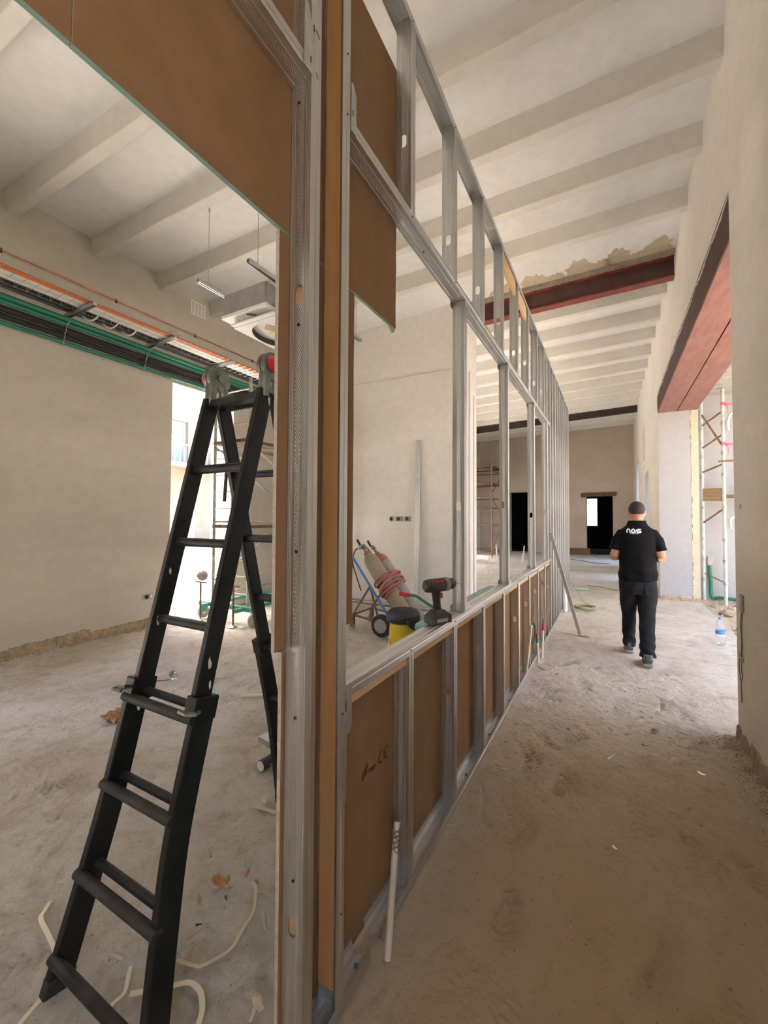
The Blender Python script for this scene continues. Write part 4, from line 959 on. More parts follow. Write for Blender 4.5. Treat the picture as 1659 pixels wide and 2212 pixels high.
# ---------------------------------------------------------------- scaffold tower in the left room
def scaffold(name, label, x0, x1, y0, y1, zt, pts_r, mtl, rung_dz, decks, base=True, braces=True, group=None):
    r = thing(name, label, 'scaffold', ((x0+x1)/2, (y0+y1)/2, 0))
    zb = .2 if base else 0
    for y in (y0, y1):
        for x in (x0, x1):
            p = MB().cyl((x, y, zb), (x, y, zt), pts_r, 10).build('post', M[mtl], r, smooth=True)
            for z in np.arange(zb+.9, zt, 1.15): MB().cyl((x, y, z-.05), (x, y, z+.05), pts_r*1.25, 10).build('joint', M[mtl], p, smooth=True)
        z = zb+.2
        while z < zt-.05: MB().cyl((x0, y, z), (x1, y, z), pts_r*.65, 8).build('rung', M[mtl], r, smooth=True); z += rung_dz
    if braces:
        for x in (x0, x1):
            for k, z in enumerate(np.arange(zb+.35, zt-.9, 1.1)):
                a, b = ((y0, y1) if k % 2 == 0 else (y1, y0)); MB().cyl((x, a, z), (x, b, z+.95), pts_r*.6, 8).build('brace', M[mtl], r, smooth=True)
            for z in np.arange(zb+.15, zt, 1.1): MB().cyl((x, y0, z), (x, y1, z), pts_r*.65, 8).build('rail', M[mtl], r, smooth=True)
    for z in decks:
        n = 4
        for i in range(n):
            a = x0+.02+(x1-x0-.04)*i/n; b = x0+.02+(x1-x0-.04)*(i+1)/n-.012
            MB().box((a, y0-.05, z), (b, y1+.05, z+.045)).build('plank', M['timber_dark'], r, bevel=.003)
    return r
tw = scaffold('scaffold_tower', 'wheeled scaffold tower with planks behind the ladder in the left room', -5.40, -4.65, 4.12, 5.75, 3.55, .022, 'scaff_steel', .25, (2.62, 1.36))
for y in (4.06, 5.80):
    MB().box((-5.62, y-.03, .19), (-4.36, y+.03, .25)).build('base_bar', M['teal_scaff'], tw)
    for x in (-5.50, -4.44):
        w = MB().lathe([(.02, -.022), (.085, -.022), (.095, -.012), (.095, .012), (.085, .022), (.02, .022)], (x, y-.02, .096), (1, 0, 0), 20); wo = w.build('wheel', mat('wheel_grey', (.40,.37,.31), .8, var=.2, vscale=20) if 'wheel_grey' not in M else M['wheel_grey'], tw, smooth=True)
        MB().lathe([(.03, -.024), (.03, .024)], (x, y-.02, .096), (1,0,0), 12).build('hub', M['galv_plain'], wo)
        MB().box((x-.03, y-.05, .10), (x-.024, y+.01, .20)).build('fork', M['teal_scaff'], wo); MB().box((x+.024, y-.05, .10), (x+.03, y+.01, .20)).build('fork', M['teal_scaff'], wo)
for x in (-5.40, -4.65): MB().box((x-.02, 4.06, .19), (x+.02, 5.80, .24)).build('base_bar', M['teal_scaff'], tw)
for x, yy_ in ((-5.38, 3.90), (-4.66, 3.88)):
    MB().obar((x, yy_, .215), (x, 4.06, .215), .05, .05).build('outrigger', M['teal_scaff'], tw)
    j = MB().cyl((x, yy_, .02), (x, yy_, .56), .013, 8).build('jack', M['rust_brown'], tw, smooth=True)
    MB().lathe([(.055, 0), (.055, .008), (.02, .03)], (x, yy_, 0), (0,0,1), 14).build('jack_plate', M['galv_plain'], j); MB().cyl((x-.12, yy_, .565), (x+.12, yy_, .565), .012, 8).build('jack_handle', M['rust_brown'], j)
# folded dust rag on one jack handle, offcuts standing in the tower
T('rag', MB().sphere((-5.39, 3.93, .66), .09, 10, 8, (1.0,.8,.9)), mat('rag', (.45,.42,.40), .95, var=.4, vscale=30, bump=1, bscale=30), 'crumpled grey rag stuck on a scaffold jack handle', 'rag', smooth=True)
for lb, a, b, w in (('long black steel bar leaning in the scaffold, its top hooked over the upper planks', (-5.05, 4.02, 1.75), (-4.97, 4.03, 2.92), .05), ('short black steel bar hanging below the upper scaffold planks', (-4.92, 4.06, 1.55), (-4.92, 4.06, 2.62), .045), ('bent black tube leaning in the scaffold down to the base', (-5.02, 4.07, .32), (-5.0, 4.07, 1.36), .04)):
    T('steel_bar', MB().obar(a, b, w, .02), M['black_paint'], lb, 'bar')
T('rubber_bucket', MB().lathe([(.13, 0), (.145, .02), (.19, .20), (.20, .21), (.19, .215), (.17, .20), (.12, .03)], (-4.38, 4.62, 0), (0,0,1), 24), M['black_rubber'], 'low black rubber bucket on the floor beside the scaffold tower', 'bucket', smooth=True)
# ---------------------------------------------------------------- things at the middle wall
cd = thing('conduit', 'white conduit running level across the middle wall', 'pipe', (-3.9, YC-.012, 4.02))
MB().tube([(XL, YC-.012, 4.045), (-2.10, YC-.012, 3.995)], .010, 8).build('tube', mat('conduit_white', (.70,.64,.56), .6), cd, smooth=True)
for k in range(8): x = -5.4+.45*k; MB().tube(arc((x, YC-.012, 4.045-.0136*(x-XL)), .015, 0, 2*math.pi, 10), .004, 5, closed=True).build('clip', M['white_plastic'], cd)
for i, (x, zt, lb) in enumerate(((-2.075, 3.90, 'white pipe on the corner of the middle wall, bent over at the top'), (-2.03, 3.55, 'second pale pipe beside the bent one at the wall corner'))):
    pts = [(x, YC+.10+.08*i, .05), (x, YC+.10+.08*i, zt)]+([(x-.005, YC+.13, zt+.05), (x-.012, YC+.2, zt+.06)] if i == 0 else [])
    T('corner_pipe', MB().tube(pts, .014, 8), M['white_plastic'], lb, 'pipe', smooth=True)
mt = Matrix.Translation((-2.985, 6.16, .0)) @ Matrix.Rotation(R_(-1.0), 4, 'X')
ls = stud_mesh(2.86, (.62, 2.25)).build('leaning_stud', M['galvanised'], None, local=True, solid=.0012); ls.matrix_world = Matrix.Translation((-2.985, 6.12, .0)) @ Matrix.Rotation(R_(-1.6), 4, 'X')
tag(ls, 'single metal stud leaning upright against the middle wall', 'metal stud')
tk = track_mesh(3.6).build('loose_track', M['galvanised'], None, local=True, solid=.0012); tk.matrix_world = Matrix(((0,0,1,-5.75),(-1,0,0,6.2),(0,1,0,.004),(0,0,0,1))); tag(tk, 'steel track lying on the floor along the middle wall', 'metal track')
# gas cylinders on a two wheeled trolley
gt = thing('cylinder_trolley', 'rusty two wheeled trolley carrying gas cylinders', 'trolley', (-2.75, 4.75, 0))
ax = Vector((-.607, 0, .794)).normalized(); B0 = Vector((-2.27, 4.75, .13))
MB().obar(B0+Vector((0,-.27,0))+ax*-.03, B0+Vector((0,.27,0))+ax*-.03, .26, .02, ax).build('foot_plate', M['rust_brown'], gt)
for s in (-1, 1):
    y = 4.75+s*.24; bk = B0+Vector((-.125, s*.24, -.08))
    MB().tube([bk, bk+ax*1.25, bk+ax*1.33+Vector((-.05, 0, .02))], .016, 8).build('frame_rail', M['blue_label'] if s < 0 else M['rust_brown'], gt, smooth=True)
    MB().tube([bk+ax*.72, (-3.10, y, .22)], .014, 8).build('frame_leg', M['rust_brown'], gt, smooth=True)
    MB().tube([(-3.10, y, .22), (-2.62, y, .16)], .016, 8).build('frame_leg', M['rust_brown'], gt, smooth=True)
    MB().tube([bk+ax*.72, (-2.70, y, .20)], .013, 8).build('frame_leg', M['rust_brown'], gt, smooth=True)
    w = MB().lathe([(.03, -.03), (.10, -.032), (.135, -.026), (.145, -.012), (.145, .012), (.135, .026), (.10, .032), (.03, .03)], (-2.62, y-.06*(1 if s < 0 else -1), .146), (0,1,0), 28).build('wheel', M['black_rubber'], gt, smooth=True)
    rm = MB().lathe([(.03, -.042), (.03, -.034), (.09, -.034), (.09, .034), (.03, .034), (.03, .042)], (-2.62, y-.06*(1 if s < 0 else -1), .146), (0,1,0), 14)
    for q in range(5):
        t = q*1.2566; rm.obar((-2.62+.025*math.cos(t), y+s*.06, .146+.025*math.sin(t)), (-2.62+.098*math.cos(t), y+s*.06, .146+.098*math.sin(t)), .07, .028, (0,1,0))
    rm.build('rim', mat('rim_grey', (.35,.30,.24), .7) if 'rim_grey' not in M else M['rim_grey'], w)
    cs = MB().lathe([(.01,-.014),(.052,-.014),(.058,-.008),(.058,.008),(.052,.014),(.01,.014)], (-3.12, y, .060), (0,1,0), 18).build('caster', M['wheel_grey'], gt, smooth=True)
    MB().box((-3.13, y-.022, .06), (-3.08, y-.017, .22)).build('caster_fork', M['rust_brown'], cs); MB().box((-3.13, y+.017, .06), (-3.08, y+.022, .22)).build('caster_fork', M['rust_brown'], cs)
MB().cyl((-2.62, 4.42, .146), (-2.62, 5.08, .146), .012, 8).build('axle', M['rust_brown'], gt)
MB().cyl((-3.10, 4.51, .22), (-3.10, 4.99, .22), .013, 8).build('cross_bar', M['rust_brown'], gt)
mat('cyl_rust', (.34,.22,.13), .65, col2=(.30,.27,.23), vscale=7, bump=.1, bscale=20); mat('cyl_grey', (.36,.33,.28), .6, var=.2, vscale=8); mat('cyl_red', (.36,.15,.10), .65, var=.25, vscale=12)
for y, L, m1, lb in ((4.63, .98, 'cyl_rust', 'rusty brown gas cylinder with a regulator on the trolley'), (4.87, .95, 'cyl_grey', 'grey gas cylinder with a red shoulder on the trolley')):
    b = Vector((B0.x, y, B0.z))-Vector((0, 0, 0)); g = thing('gas_cylinder', lb, 'gas cylinder', b)
    MB().lathe([(.09, -.015), (.103, 0), (.105, .02), (.105, L), (.103, L+.01)], b, ax, 28).build('body', M[m1], g, smooth=True)
    MB().lathe([(.1035, L+.008), (.102, L+.03), (.09, L+.08), (.062, L+.125), (.036, L+.145), (.036, L+.16)], b, ax, 28).build('shoulder', M['cyl_red' if y > 4.7 else 'cyl_rust'], g, smooth=True)
    MB().lathe([(.042, L+.15), (.042, L+.175), (.018, L+.18), (.016, L+.24)], b, ax, 16).build('neck_ring', M['cyl_red'], g, smooth=True)
    t = b+ax*(L+.235); v = MB().obar(t, t+ax*.06, .035, .035).build('valve', M['cast_alu'], g)
    MB().obar(t+ax*.05+Vector((-.03,0,.0)), t+ax*.09+Vector((-.06,0,.05)), .03, .02).build('valve_handle', M['black_plastic'], v)
    if y < 4.7:
        MB().lathe([(.012,0),(.03,.01),(.03,.035),(.012,.045)], t+Vector((-.03,-.02,.02)), (-.5,-.8,.2), 14).build('gauge', M['cast_alu'], v, smooth=True)
        MB().tube(smooth_path([t+Vector((-.03,-.01,.01)), t+Vector((-.12,-.03,-.02)), t+Vector((-.16,-.04,-.18)), t+Vector((-.10,-.04,-.36)), t+Vector((.02,-.10,-.55))]), .009, 8).build('gas_hose', M['dark_wire'], g, smooth=True)
    else:
        MB().tube([t+ax*.02+Vector((.0,-.06,.0)), t+ax*.02+Vector((.0,.06,.0))], .01, 6).build('valve_outlet', M['cast_alu'], v)
# red hose wound round both cylinders
a2 = ax.cross(Vector((0,1,0))).normalized(); pts = []
for i in range(9*28):
    t = 2*math.pi*i/28; w = i/(9*28); cc = B0+ax*(.52+.20*w)+Vector((0, 0, 0)); tilt = .12*math.cos(t)
    pts.append(cc+Vector((0,1,0))*(.255+.012*math.sin(w*40))*math.sin(t)+a2*(.15+.016*math.cos(w*31))*math.cos(t)+ax*(-.045*math.cos(t)+.03*math.sin(t+w*9)+.02*math.sin(w*55)))
T('hose', MB().tube(pts, .0125, 7), mat('hose_red', (.52,.16,.13), .6, col2=(.40,.14,.13), vscale=12), 'faded red hose wound in loops round the two gas cylinders', 'hose', smooth=True)
# vacuum with yellow tub
vp = Vector((-2.18, 4.20, 0)); vc = thing('vacuum_cleaner', 'yellow tub vacuum with a black motor head on the floor behind the sill', 'vacuum', vp)
MB().lathe([(.165, .03), (.17, .04), (.155, .32), (.16, .33)], vp, (0,0,1), 28).build('tub', M['yellow'], vc, smooth=True)
MB().lathe([(.18, .0), (.185, .03), (.165, .04)], vp, (0,0,1), 24).build('base', M['white_plastic'], vc, smooth=True)
hd = MB().lathe([(.15, .30), (.19, .325), (.20, .36), (.195, .41), (.16, .445), (.10, .455), (.06, .452)], vp, (0,0,1), 32).build('motor_head', M['black_plastic'], vc, smooth=True)
sp = vp+Vector((.16, -.12, .34)); MB().tube([vp+Vector((.05,-.10,.37)), sp, sp+Vector((.05,-.05,-.005))], [.05, .045, .05], 14).build('nozzle', M['black_plastic'], hd, smooth=True)
q = sp+Vector((.051,-.051,-.005)); MB().cyl(q, q+Vector((.003,-.003,0)), .041, 14).build('nozzle_bore', M['gloom_black'], hd)  # near-black disc stands in for the shade inside the nozzle
for t in range(10): a = t*.628; MB().obar(vp+Vector((.07*math.cos(a), .07*math.sin(a), .456)), vp+Vector((.14*math.cos(a), .14*math.sin(a), .449)), .012, .006).build('cooling_rib', M['black_rubber'], hd)
MB().box((vp.x+.15, vp.y-.06, .24), (vp.x+.175, vp.y+.0, .33)).build('latch', M['black_plastic'], vc)
MB().prism([(vp.x-.09, vp.y-.137, .07), (vp.x+.03, vp.y-.164, .07), (vp.x+.03, vp.y-.160, .13), (vp.x-.09, vp.y-.132, .13)], (-.004, -.006, 0)).build('label_plate', M['black_plastic'], vc)
# stack of green plasterboard behind the sill
for k in range(24):
    y = 3.2+random.uniform(-.01,.01); m = MB().box((-1.545+random.uniform(-.006,.006), y, .07+k*.0215), (-.90, 5.55+random.uniform(-.01,.01), .07+k*.0215+.0205))
    T('plasterboard_sheet', m, M['board_green'], 'green plasterboard sheet in the stack behind the low partition', 'board', 'stacked green plasterboard')
for y in (3.5, 4.4, 5.3): T('batten', MB().box((-1.52, y, 0), (-.92, y+.07, .072)), M['timber_pale'], 'short timber batten carrying the stack of green boards', 'batten', 'battens under the board stack')
# red tipped green hose and a strip of grey steel on the stack
pts = smooth_path([(-1.80, 3.40, .795), (-1.72, 3.4, .79), (-1.63, 3.40, .785), (-1.52, 3.40, .73), (-1.40, 3.40, .68), (-1.2, 3.42, .615), (-1.0, 3.45, .60)])
hb = thing('torch_hose', 'green hose end with a red tip sticking out above the board stack', 'hose', (-1.3, 3.42, .587))
MB().tube(pts, .014, 8).build('tube', M['green_pipe'], hb, smooth=True); MB().tube(pts[:9], [.02]*8+[.018], 10).build('tip', M['red_plastic'], hb, smooth=True)
T('steel_offcut', MB().box((-1.50, 3.62, .588), (-1.36, 4.10, .63)), M['galv_plain'], 'grey steel channel offcut lying on the green board stack', 'steel offcut')
# cordless drill standing on the sill
D0 = at_x(946, 1340, -.782); D0.z = ZS+.003
dr = thing('cordless_drill', 'dusty black cordless drill standing on the partition sill', 'drill', D0, rot=(0, 0, R_(62)))
mat('drill_black', (.022,.022,.022), .55, col2=(.11,.10,.09), vscale=22, bump=.1)
def L(mb, name, m, par=dr, **k): return mb.build(name, m, par, local=True, **k)
bt = L(MB().prism([(-.062,-.036,0),(.062,-.036,0),(.070,-.02,0),(.070,.02,0),(.062,.036,0),(-.062,.036,0)], (0,0,.042)), 'battery', M['drill_black'], bevel=.006)
L(MB().box((-.035,-.0375,.010),(.035,-.0365,.028)), 'battery_label', M['concrete'], bt)
L(MB().hexa([(-.058,-.033,.042),(.056,-.033,.042),(.056,.033,.042),(-.058,.033,.042),(-.030,-.024,.068),(.022,-.024,.068),(.022,.024,.068),(-.030,.024,.068)]), 'handle_base', M['drill_black'], bevel=.004)
h = MB(); loft(h, [((-.004,0,.06),(.024,0,0),(0,.019,0)), ((-.008,0,.10),(.021,0,0),(0,.0175,0)), ((-.012,0,.14),(.024,0,0),(0,.019,0)), ((-.012,0,.165),(.030,0,0),(0,.021,0))], 16); L(h, 'handle', M['black_plastic'], smooth=True)
L(MB().box((.008,-.009,.120),(.026,.009,.148)), 'trigger', M['red_plastic'], bevel=.004)
h = MB().lathe([(.020,-.085),(.031,-.075),(.034,-.05),(.033,0),(.034,.03),(.030,.06)], (0,0,.188), (1,0,0), 20); L(h, 'motor_housing', M['drill_black'], smooth=True)
L(MB().lathe([(.0335,.0),(.035,.005),(.035,.022),(.0335,.026)], (.034,0,.188), (1,0,0), 20), 'torque_ring', mat('drill_grey', (.30,.29,.27), .6), smooth=True)
L(MB().lathe([(.028,.060),(.029,.065),(.028,.092),(.018,.108),(.008,.112)], (0,0,.188), (1,0,0), 20), 'chuck', M['drill_black'], smooth=True)
L(MB().lathe([(.005,.11),(.005,.145),(.0018,.15),(.0018,.165)], (0,0,.188), (1,0,0), 8), 'bit', M['foil'])
L(MB().box((-.04,-.0352,.205),(.01,-.030,.215)), 'red_flash', M['red_plastic'])
# ---------------------------------------------------------------- corridor
a = Vector((XF+.022, 5.70, 1.335)); b = Vector((-.375, 5.752, .022))
br = thing('brace_stud', 'metal stud propped slantwise from the partition to the corridor floor', 'brace', (-.375, 5.752, 0))
m = MB(); d = (b-a).normalized(); sd = Vector((0,1,0)); nn = d.cross(sd).normalized()
m.obar(a, b, .05, .0015, nn); m.obar(a+sd*.025-nn*.02, b+sd*.025-nn*.02, .0015, .04, nn); m.obar(a-sd*.025-nn*.02, b-sd*.025-nn*.02, .0015, .04, nn)
m.build('channel', M['galv_plain'], br)
MB().box((-.40, 5.72, 0), (-.28, 5.78, .003)).build('foot_plate', M['galv_plain'], br); MB().lathe([(.008,0),(.008,.008)], (-.33, 5.75, .003), (0,0,1), 8).build('floor_fixing', M['blue_label'], br)
pv = thing('conduit_stub', 'cream plastic conduit stub tied with wire in the first partition bay', 'pipe', (-.70, 1.24, 0))
pa, pb = Vector((-.70, 1.24, -.01)), Vector((-.735, 1.372, .357)); dd = (pb-pa).normalized()
MB().tube([pa, pb], .0125, 12).build('tube', M['pvc_cream'], pv, smooth=True); MB().cyl(pb-dd*.001, pb+dd*.0012, .0095, 12).build('bore', M['rust_brown'], pv)
u1 = dd.orthogonal().normalized(); u2 = dd.cross(u1); pts = [pb-dd*(.02+.0075*i/10)+u1*.0145*math.cos(i*.7)+u2*.0145*math.sin(i*.7)+dd*.008*math.sin(i*1.7) for i in range(90)]
MB().tube(pts, .0016, 4).build('tie_wire', M['rust_brown'], pv, smooth=True)
for k, (px, py, tx, ty, lb) in enumerate(((1136,1460,1148,1350,'pale conduit leaning in a partition bay with a black cable loop at its top'), (1163,1432,1160,1372,'conduit stub wrapped in green and red tape between two studs'), (1171,1420,1174,1342,'conduit stub with pink tape and bare wires near the end stud'))):
    A = at_z(px, py); Bp = at_x(tx, ty, -.735); c = thing('conduit_stub', lb, 'pipe', A)
    MB().tube([A-Vector((0,0,.01)), Bp], .0125, 10).build('tube', M['pvc_cream'], c, smooth=True)
    if k == 0:
        o = Bp+Vector((.0, .10, -.11)); MB().tube(arc(o, .105, R_(100), R_(470), 28, (0,1,0), (0,0,1)), .006, 6).build('cable_loop', M['dark_wire'], c, smooth=True)
    else:
        mm = ('green_pipe', 'red_plastic') if k == 1 else ('red_plastic', 'green_pipe')
        MB().tube([A.lerp(Bp, .72), A.lerp(Bp, .92)], .0155, 10).build('tape', M[mm[0]], c, smooth=True); MB().tube([A.lerp(Bp, .93), A.lerp(Bp, 1.05)], .014, 10).build('tape', M[mm[1]], c, smooth=True)
        MB().tube(smooth_path([Bp, Bp+Vector((.01,.03,.03)), Bp+Vector((.0,.05,-.01))]), .003, 5).build('wire', M['orange_cable'], c, smooth=True)
for k in range(3):
    y = 5.30+.05*k; m = MB().obar((XF-.012, y+.05, .012), (XF-.04, y-.02+.03*k, .80+.02*k), .022, .006, (0,1,0))
    T('steel_strip', m, M['foil'], 'thin bright steel strip standing in the last bay of the low partition', 'steel strip', 'steel strips in the last bay')
T('plastic_post', MB().lathe([(.032, 0), (.032, .44), (.028, .445), (.028, .42)], (-.705, 7.14, 0), (0,0,1), 16), M['white_plastic'], 'short white plastic tube standing against the far end of the partition', 'tube', smooth=True)
c0 = at_z(1263, 1316); cc = thing('cable_coil', 'coil of thin olive cable lying on the corridor floor', 'cable', (c0.x, c0.y, 0)); pts = []
for i in range(8*24): t = 2*math.pi*i/24; w = i/24; pts.append(c0+Vector(((.155+.012*math.sin(w*2.1))*math.cos(t), (.155+.012*math.cos(w*1.7))*math.sin(t), .012+.005*w+.006*math.sin(t*2+w))))
pts += smooth_path([pts[-1], c0+Vector((.05,.30,.03)), c0+Vector((-.05,.6,.012)), c0+Vector((-.15,.95,.1)), Vector((-.74, 8.5, .30))], 8)
MB().tube(pts, .0065, 6).build('loops', mat('olive', (.30,.30,.17), .6), cc, smooth=True)
A, Bp = at_z(1236, 1273), at_z(1271, 1274); T('teal_bar', MB().obar(A+Vector((0,0,.02)), Bp+Vector((0,0,.02)), .06, .04), M['board_green'], 'short green board offcut on the floor beyond the end of the partition', 'board offcut')
T('floor_cord', MB().tube(smooth_path([at_z(1268,1265,.006), at_z(1290,1267,.006), at_z(1312,1271,.006), at_z(1334,1276,.006)]), .006, 6), M['green_pipe'], 'thin green cord stretched across the corridor floor', 'cord', smooth=True)
T('floor_cord', MB().tube(smooth_path([at_z(1234,1208,.008), at_z(1260,1212,.008), at_z(1285,1216,.008), at_z(1318,1217,.008)]), .009, 6), M['dark_wire'], 'dark cord lying on the floor far down the hall', 'cord', smooth=True)
bp = at_z(1557, 1391); bo = thing('water_bottle', 'clear water bottle with blue label and cap standing by the right opening', 'bottle', (bp.x, bp.y, 0))
MB().lathe([(.040, 0), (.050, .008), (.051, .10), (.049, .115), (.051, .13), (.051, .205), (.046, .235), (.022, .285), (.016, .295), (.016, .305)], (bp.x, bp.y, 0), (0,0,1), 24).build('bottle', M['clear_plastic'], bo, smooth=True)
MB().lathe([(.0515, .125), (.0515, .165)], (bp.x, bp.y, 0), (0,0,1), 24).build('label', M['blue_label'], bo, smooth=True); MB().lathe([(.0515, .108), (.0515, .122)], (bp.x, bp.y, 0), (0,0,1), 24).build('label', M['white_plastic'], bo, smooth=True)
MB().lathe([(.018, .298), (.018, .318), (.015, .32)], (bp.x, bp.y, 0), (0,0,1), 16).build('cap', M['blue_label'], bo, smooth=True)
# socket with hanging wires on the near right pier
sk = thing('wired_socket', 'small wall plate with wires hanging down on the near right wall', 'socket', (.77, 3.47, .87))
MB().box((.758, 3.445, .885), (.771, 3.505, 1.0)).build('plate', M['concrete'], sk, bevel=.002)
for pts in ([(.764,3.485,.885),(.76,3.50,.80),(.762,3.49,.70),(.760,3.495,.585)], [(.764,3.470,.885),(.758,3.465,.75),(.762,3.475,.66),(.758,3.48,.585)], [(.756,3.525,.56),(.758,3.54,.48),(.760,3.53,.44),(.762,3.535,.41)], [(.758,3.475,.555),(.757,3.48,.49),(.760,3.47,.46),(.758,3.50,.40),(.762,3.51,.27)]):
    MB().tube(smooth_path(pts), .0028, 5).build('wire', mat('wire_brown', (.20,.16,.12), .7) if 'wire_brown' not in M else M['wire_brown'], sk, smooth=True)
MB().hexa([(.752,3.465,.552),(.768,3.465,.552),(.768,3.535,.572),(.752,3.535,.572),(.752,3.465,.578),(.768,3.465,.578),(.768,3.535,.598),(.752,3.535,.598)]).build('connector', M['patch'], sk)
MB().box((.767, 3.48, 1.58), (.772, 3.50, 1.61)).build('nail_plate', M['concrete'], wall_right)

# ---------------------------------------------------------------- far hall
T('brown_board', MB().box((-1.95, 19.2, 0), (-.88, 19.24, .27)), mat('hardboard', (.22,.12,.06), .8), 'brown board leaning at the foot of the far wall beside the doorway', 'board')
scaffold('scaffold_tower', 'old scaffold with plank decks against the far end wall', -5.55, -4.25, 15.8, 17.6, 4.3, .03, 'rust_brown', 1.1, (1.95, 2.95, 3.65), base=False)
for k, (px, py, hgt) in enumerate(((1075,1230,.75), (1083,1238,.5), (1130,1212,.55), (1098,1250,.75), (1055,1242,.5), (1127,1214,.3), (1064,1246,.35))):
    A = at_z(px, py); T('conduit_stub', MB().tube([A-Vector((0,0,.01)), A+Vector((random.uniform(-.05,.05), random.uniform(-.05,.05), hgt))], .022, 8), M['pvc_cream'], 'pale conduit stub rising from the floor of the far hall', 'pipe', 'conduit stubs in the far hall', smooth=True)

# ---------------------------------------------------------------- yard outside the right opening
ys = thing('yard_scaffold', 'weathered pale steel scaffold outside the right opening', 'scaffold', (1.7, 9.5, -.05))
PA, PB = (1.57, 9.74), (1.82, 9.30)
for (x, y), r in ((PA, .026), (PB, .030), ((3.3, 9.74), .028), ((3.5, 9.30), .028)):
    p = MB().cyl((x, y, -.06), (x, y, 3.94 if x < 2 else 5.2), r, 12).build('post', M['scaff_pale'], ys, smooth=True)
    for z in (.35, .75, 1.15, 1.75, 2.35, 2.75, 3.3): MB().cyl((x, y, z-.03), (x, y, z+.03), r*1.3, 12).build('coupler', M['scaff_steel'], p, smooth=True)
def zA(py): return at_y(1514, py, PA[1]).z
def zB(py): return at_y(1556, py, PB[1]).z
for pa_, pb_ in ((969, 938), (1021, 1002), (895, 966), (921, 888), (1130, 1098)):
    MB().cyl((*PA, zA(pa_)), (*PB, zB(pb_)), .017, 8).build('brace', M['rust_brown'], ys, smooth=True)
MB().cyl((*PA, zA(1237)), (*PB, zB(1259)), .012, 8).build('brace', M['rust_brown'], ys, smooth=True)
MB().cyl((PB[0]-.08, PB[1]-.02, zB(997)), (3.5, 9.28, zB(997)+.05), .02, 8).build('ledger', M['rust_brown'], ys, smooth=True)
for k in range(4): MB().obar((PA[0]+.02, PA[1]-.03, zA(1083)+.035+.062*k), (PB[0]-.03, PB[1]+.03, zB(1083)+.035+.062*k), .045, .058).build('toe_board', M['plank'], ys, bevel=.003)
for k in range(3): MB().box((PB[0]+.03, PB[1]-.0+.14*k, 1.93), (3.45, PB[1]+.13+.14*k, 1.975)).build('plank', M['timber_dark'], ys, bevel=.003)
MB().tube(smooth_path([(PB[0]+.08, PB[1]-.03, 1.35), (PB[0]+.08, PB[1]-.03, 1.52), (PB[0]+.16, PB[1]-.03, 1.60), (PB[0]+.5, PB[1]-.03, 1.9)]), .025, 8).build('elbow_tube', M['scaff_pale'], ys, smooth=True)
MB().tube(smooth_path([(PB[0]+.07, PB[1]-.03, 3.15), (PB[0]+.07, PB[1]-.03, 3.35), (PB[0]+.16, PB[1]-.03, 3.5), (PB[0]+.6, PB[1]-.03, 3.8)]), .025, 8).build('elbow_tube', M['scaff_pale'], ys, smooth=True)
mat('pink_tape', (.75,.14,.22), .5)
for z, lb in ((3.66, 'red and white warning tape knotted round the scaffold post near the lintel'), (2.92, 'red and white warning tape tied at the middle of the scaffold post')):
    t = thing('warning_tape', lb, 'tape', (PB[0], PB[1], z-.1)); c = Vector((*PB, z))
    MB().lathe([(.032, -.03), (.034, 0), (.032, .03)], c, (0,0,1), 14).build('knot', M['pink_tape'], t)
    for e in ([(.03,-.03,.0),(.08,-.04,-.02),(.15,-.04,-.03),(.2,-.04,-.05)], [(.03,-.03,-.01),(.06,-.05,-.06),(.07,-.05,-.14),(.07,-.05,-.20)]):
        P = smooth_path([c+Vector(q) for q in e], 5); m = MB(); n = len(P)
        m.add([q for p in P for q in (p+Vector((0,0,.018)), p-Vector((0.012,0,.018)))], [(2*i, 2*i+1, 2*i+3, 2*i+2) for i in range(n-1)]); m.build('tail', M['pink_tape'], t, solid=.001)
gp = thing('green_conduit', 'green plastic conduit rising from the rubble against the white yard wall', 'pipe', (2.0, 9.8, -.05))
MB().tube(smooth_path([at_y(1533,1222,9.80), at_y(1536,1260,9.80), at_y(1539,1290,9.78), Vector((1.85, 9.70, .02)), Vector((2.3, 9.5, 0.02)), Vector((2.9, 9.2, .02))]), .03, 10).build('tube', M['green_pipe'], gp, smooth=True)
q = at_y(1533, 1215, 9.83); MB().box((q.x-.04, 9.79, q.z-.05), (q.x+.05, 9.85, q.z+.12)).build('wall_chase', M['concrete'], gp, bevel=.01)
def rock(c, r, sc, seed):
    rnd = random.Random(seed); m = MB().sphere(c, r, 7, 5, sc)
    m.v = [Vector((v.x+rnd.uniform(-.22,.22)*r, v.y+rnd.uniform(-.22,.22)*r, v.z+rnd.uniform(-.15,.15)*r)) for v in m.v]; return m
rnd = random.Random(9); placed = []
for k in range(70):
    x, y = rnd.uniform(1.46, 2.9), rnd.uniform(6.2, 9.75); r = rnd.uniform(.04, .12)
    if any(math.hypot(x-a_, y-b_) < r+c_ for a_, b_, c_ in placed) or (y > 9.4 and x > 1.7): continue
    placed.append((x, y, r))
    if (Vector((x, y))-Vector(PB)).length < .18 or (Vector((x, y))-Vector(PA)).length < .15: continue
    T('rubble_stone', rock((x, y, -.05+r*.35), r, (1, .8, .6), k), M['rock'] if k % 3 else M['stone_base'], 'broken limestone lump in the yard rubble outside the right opening', 'stone', 'limestone rubble in the yard')
m = MB(); rnd = random.Random(10)
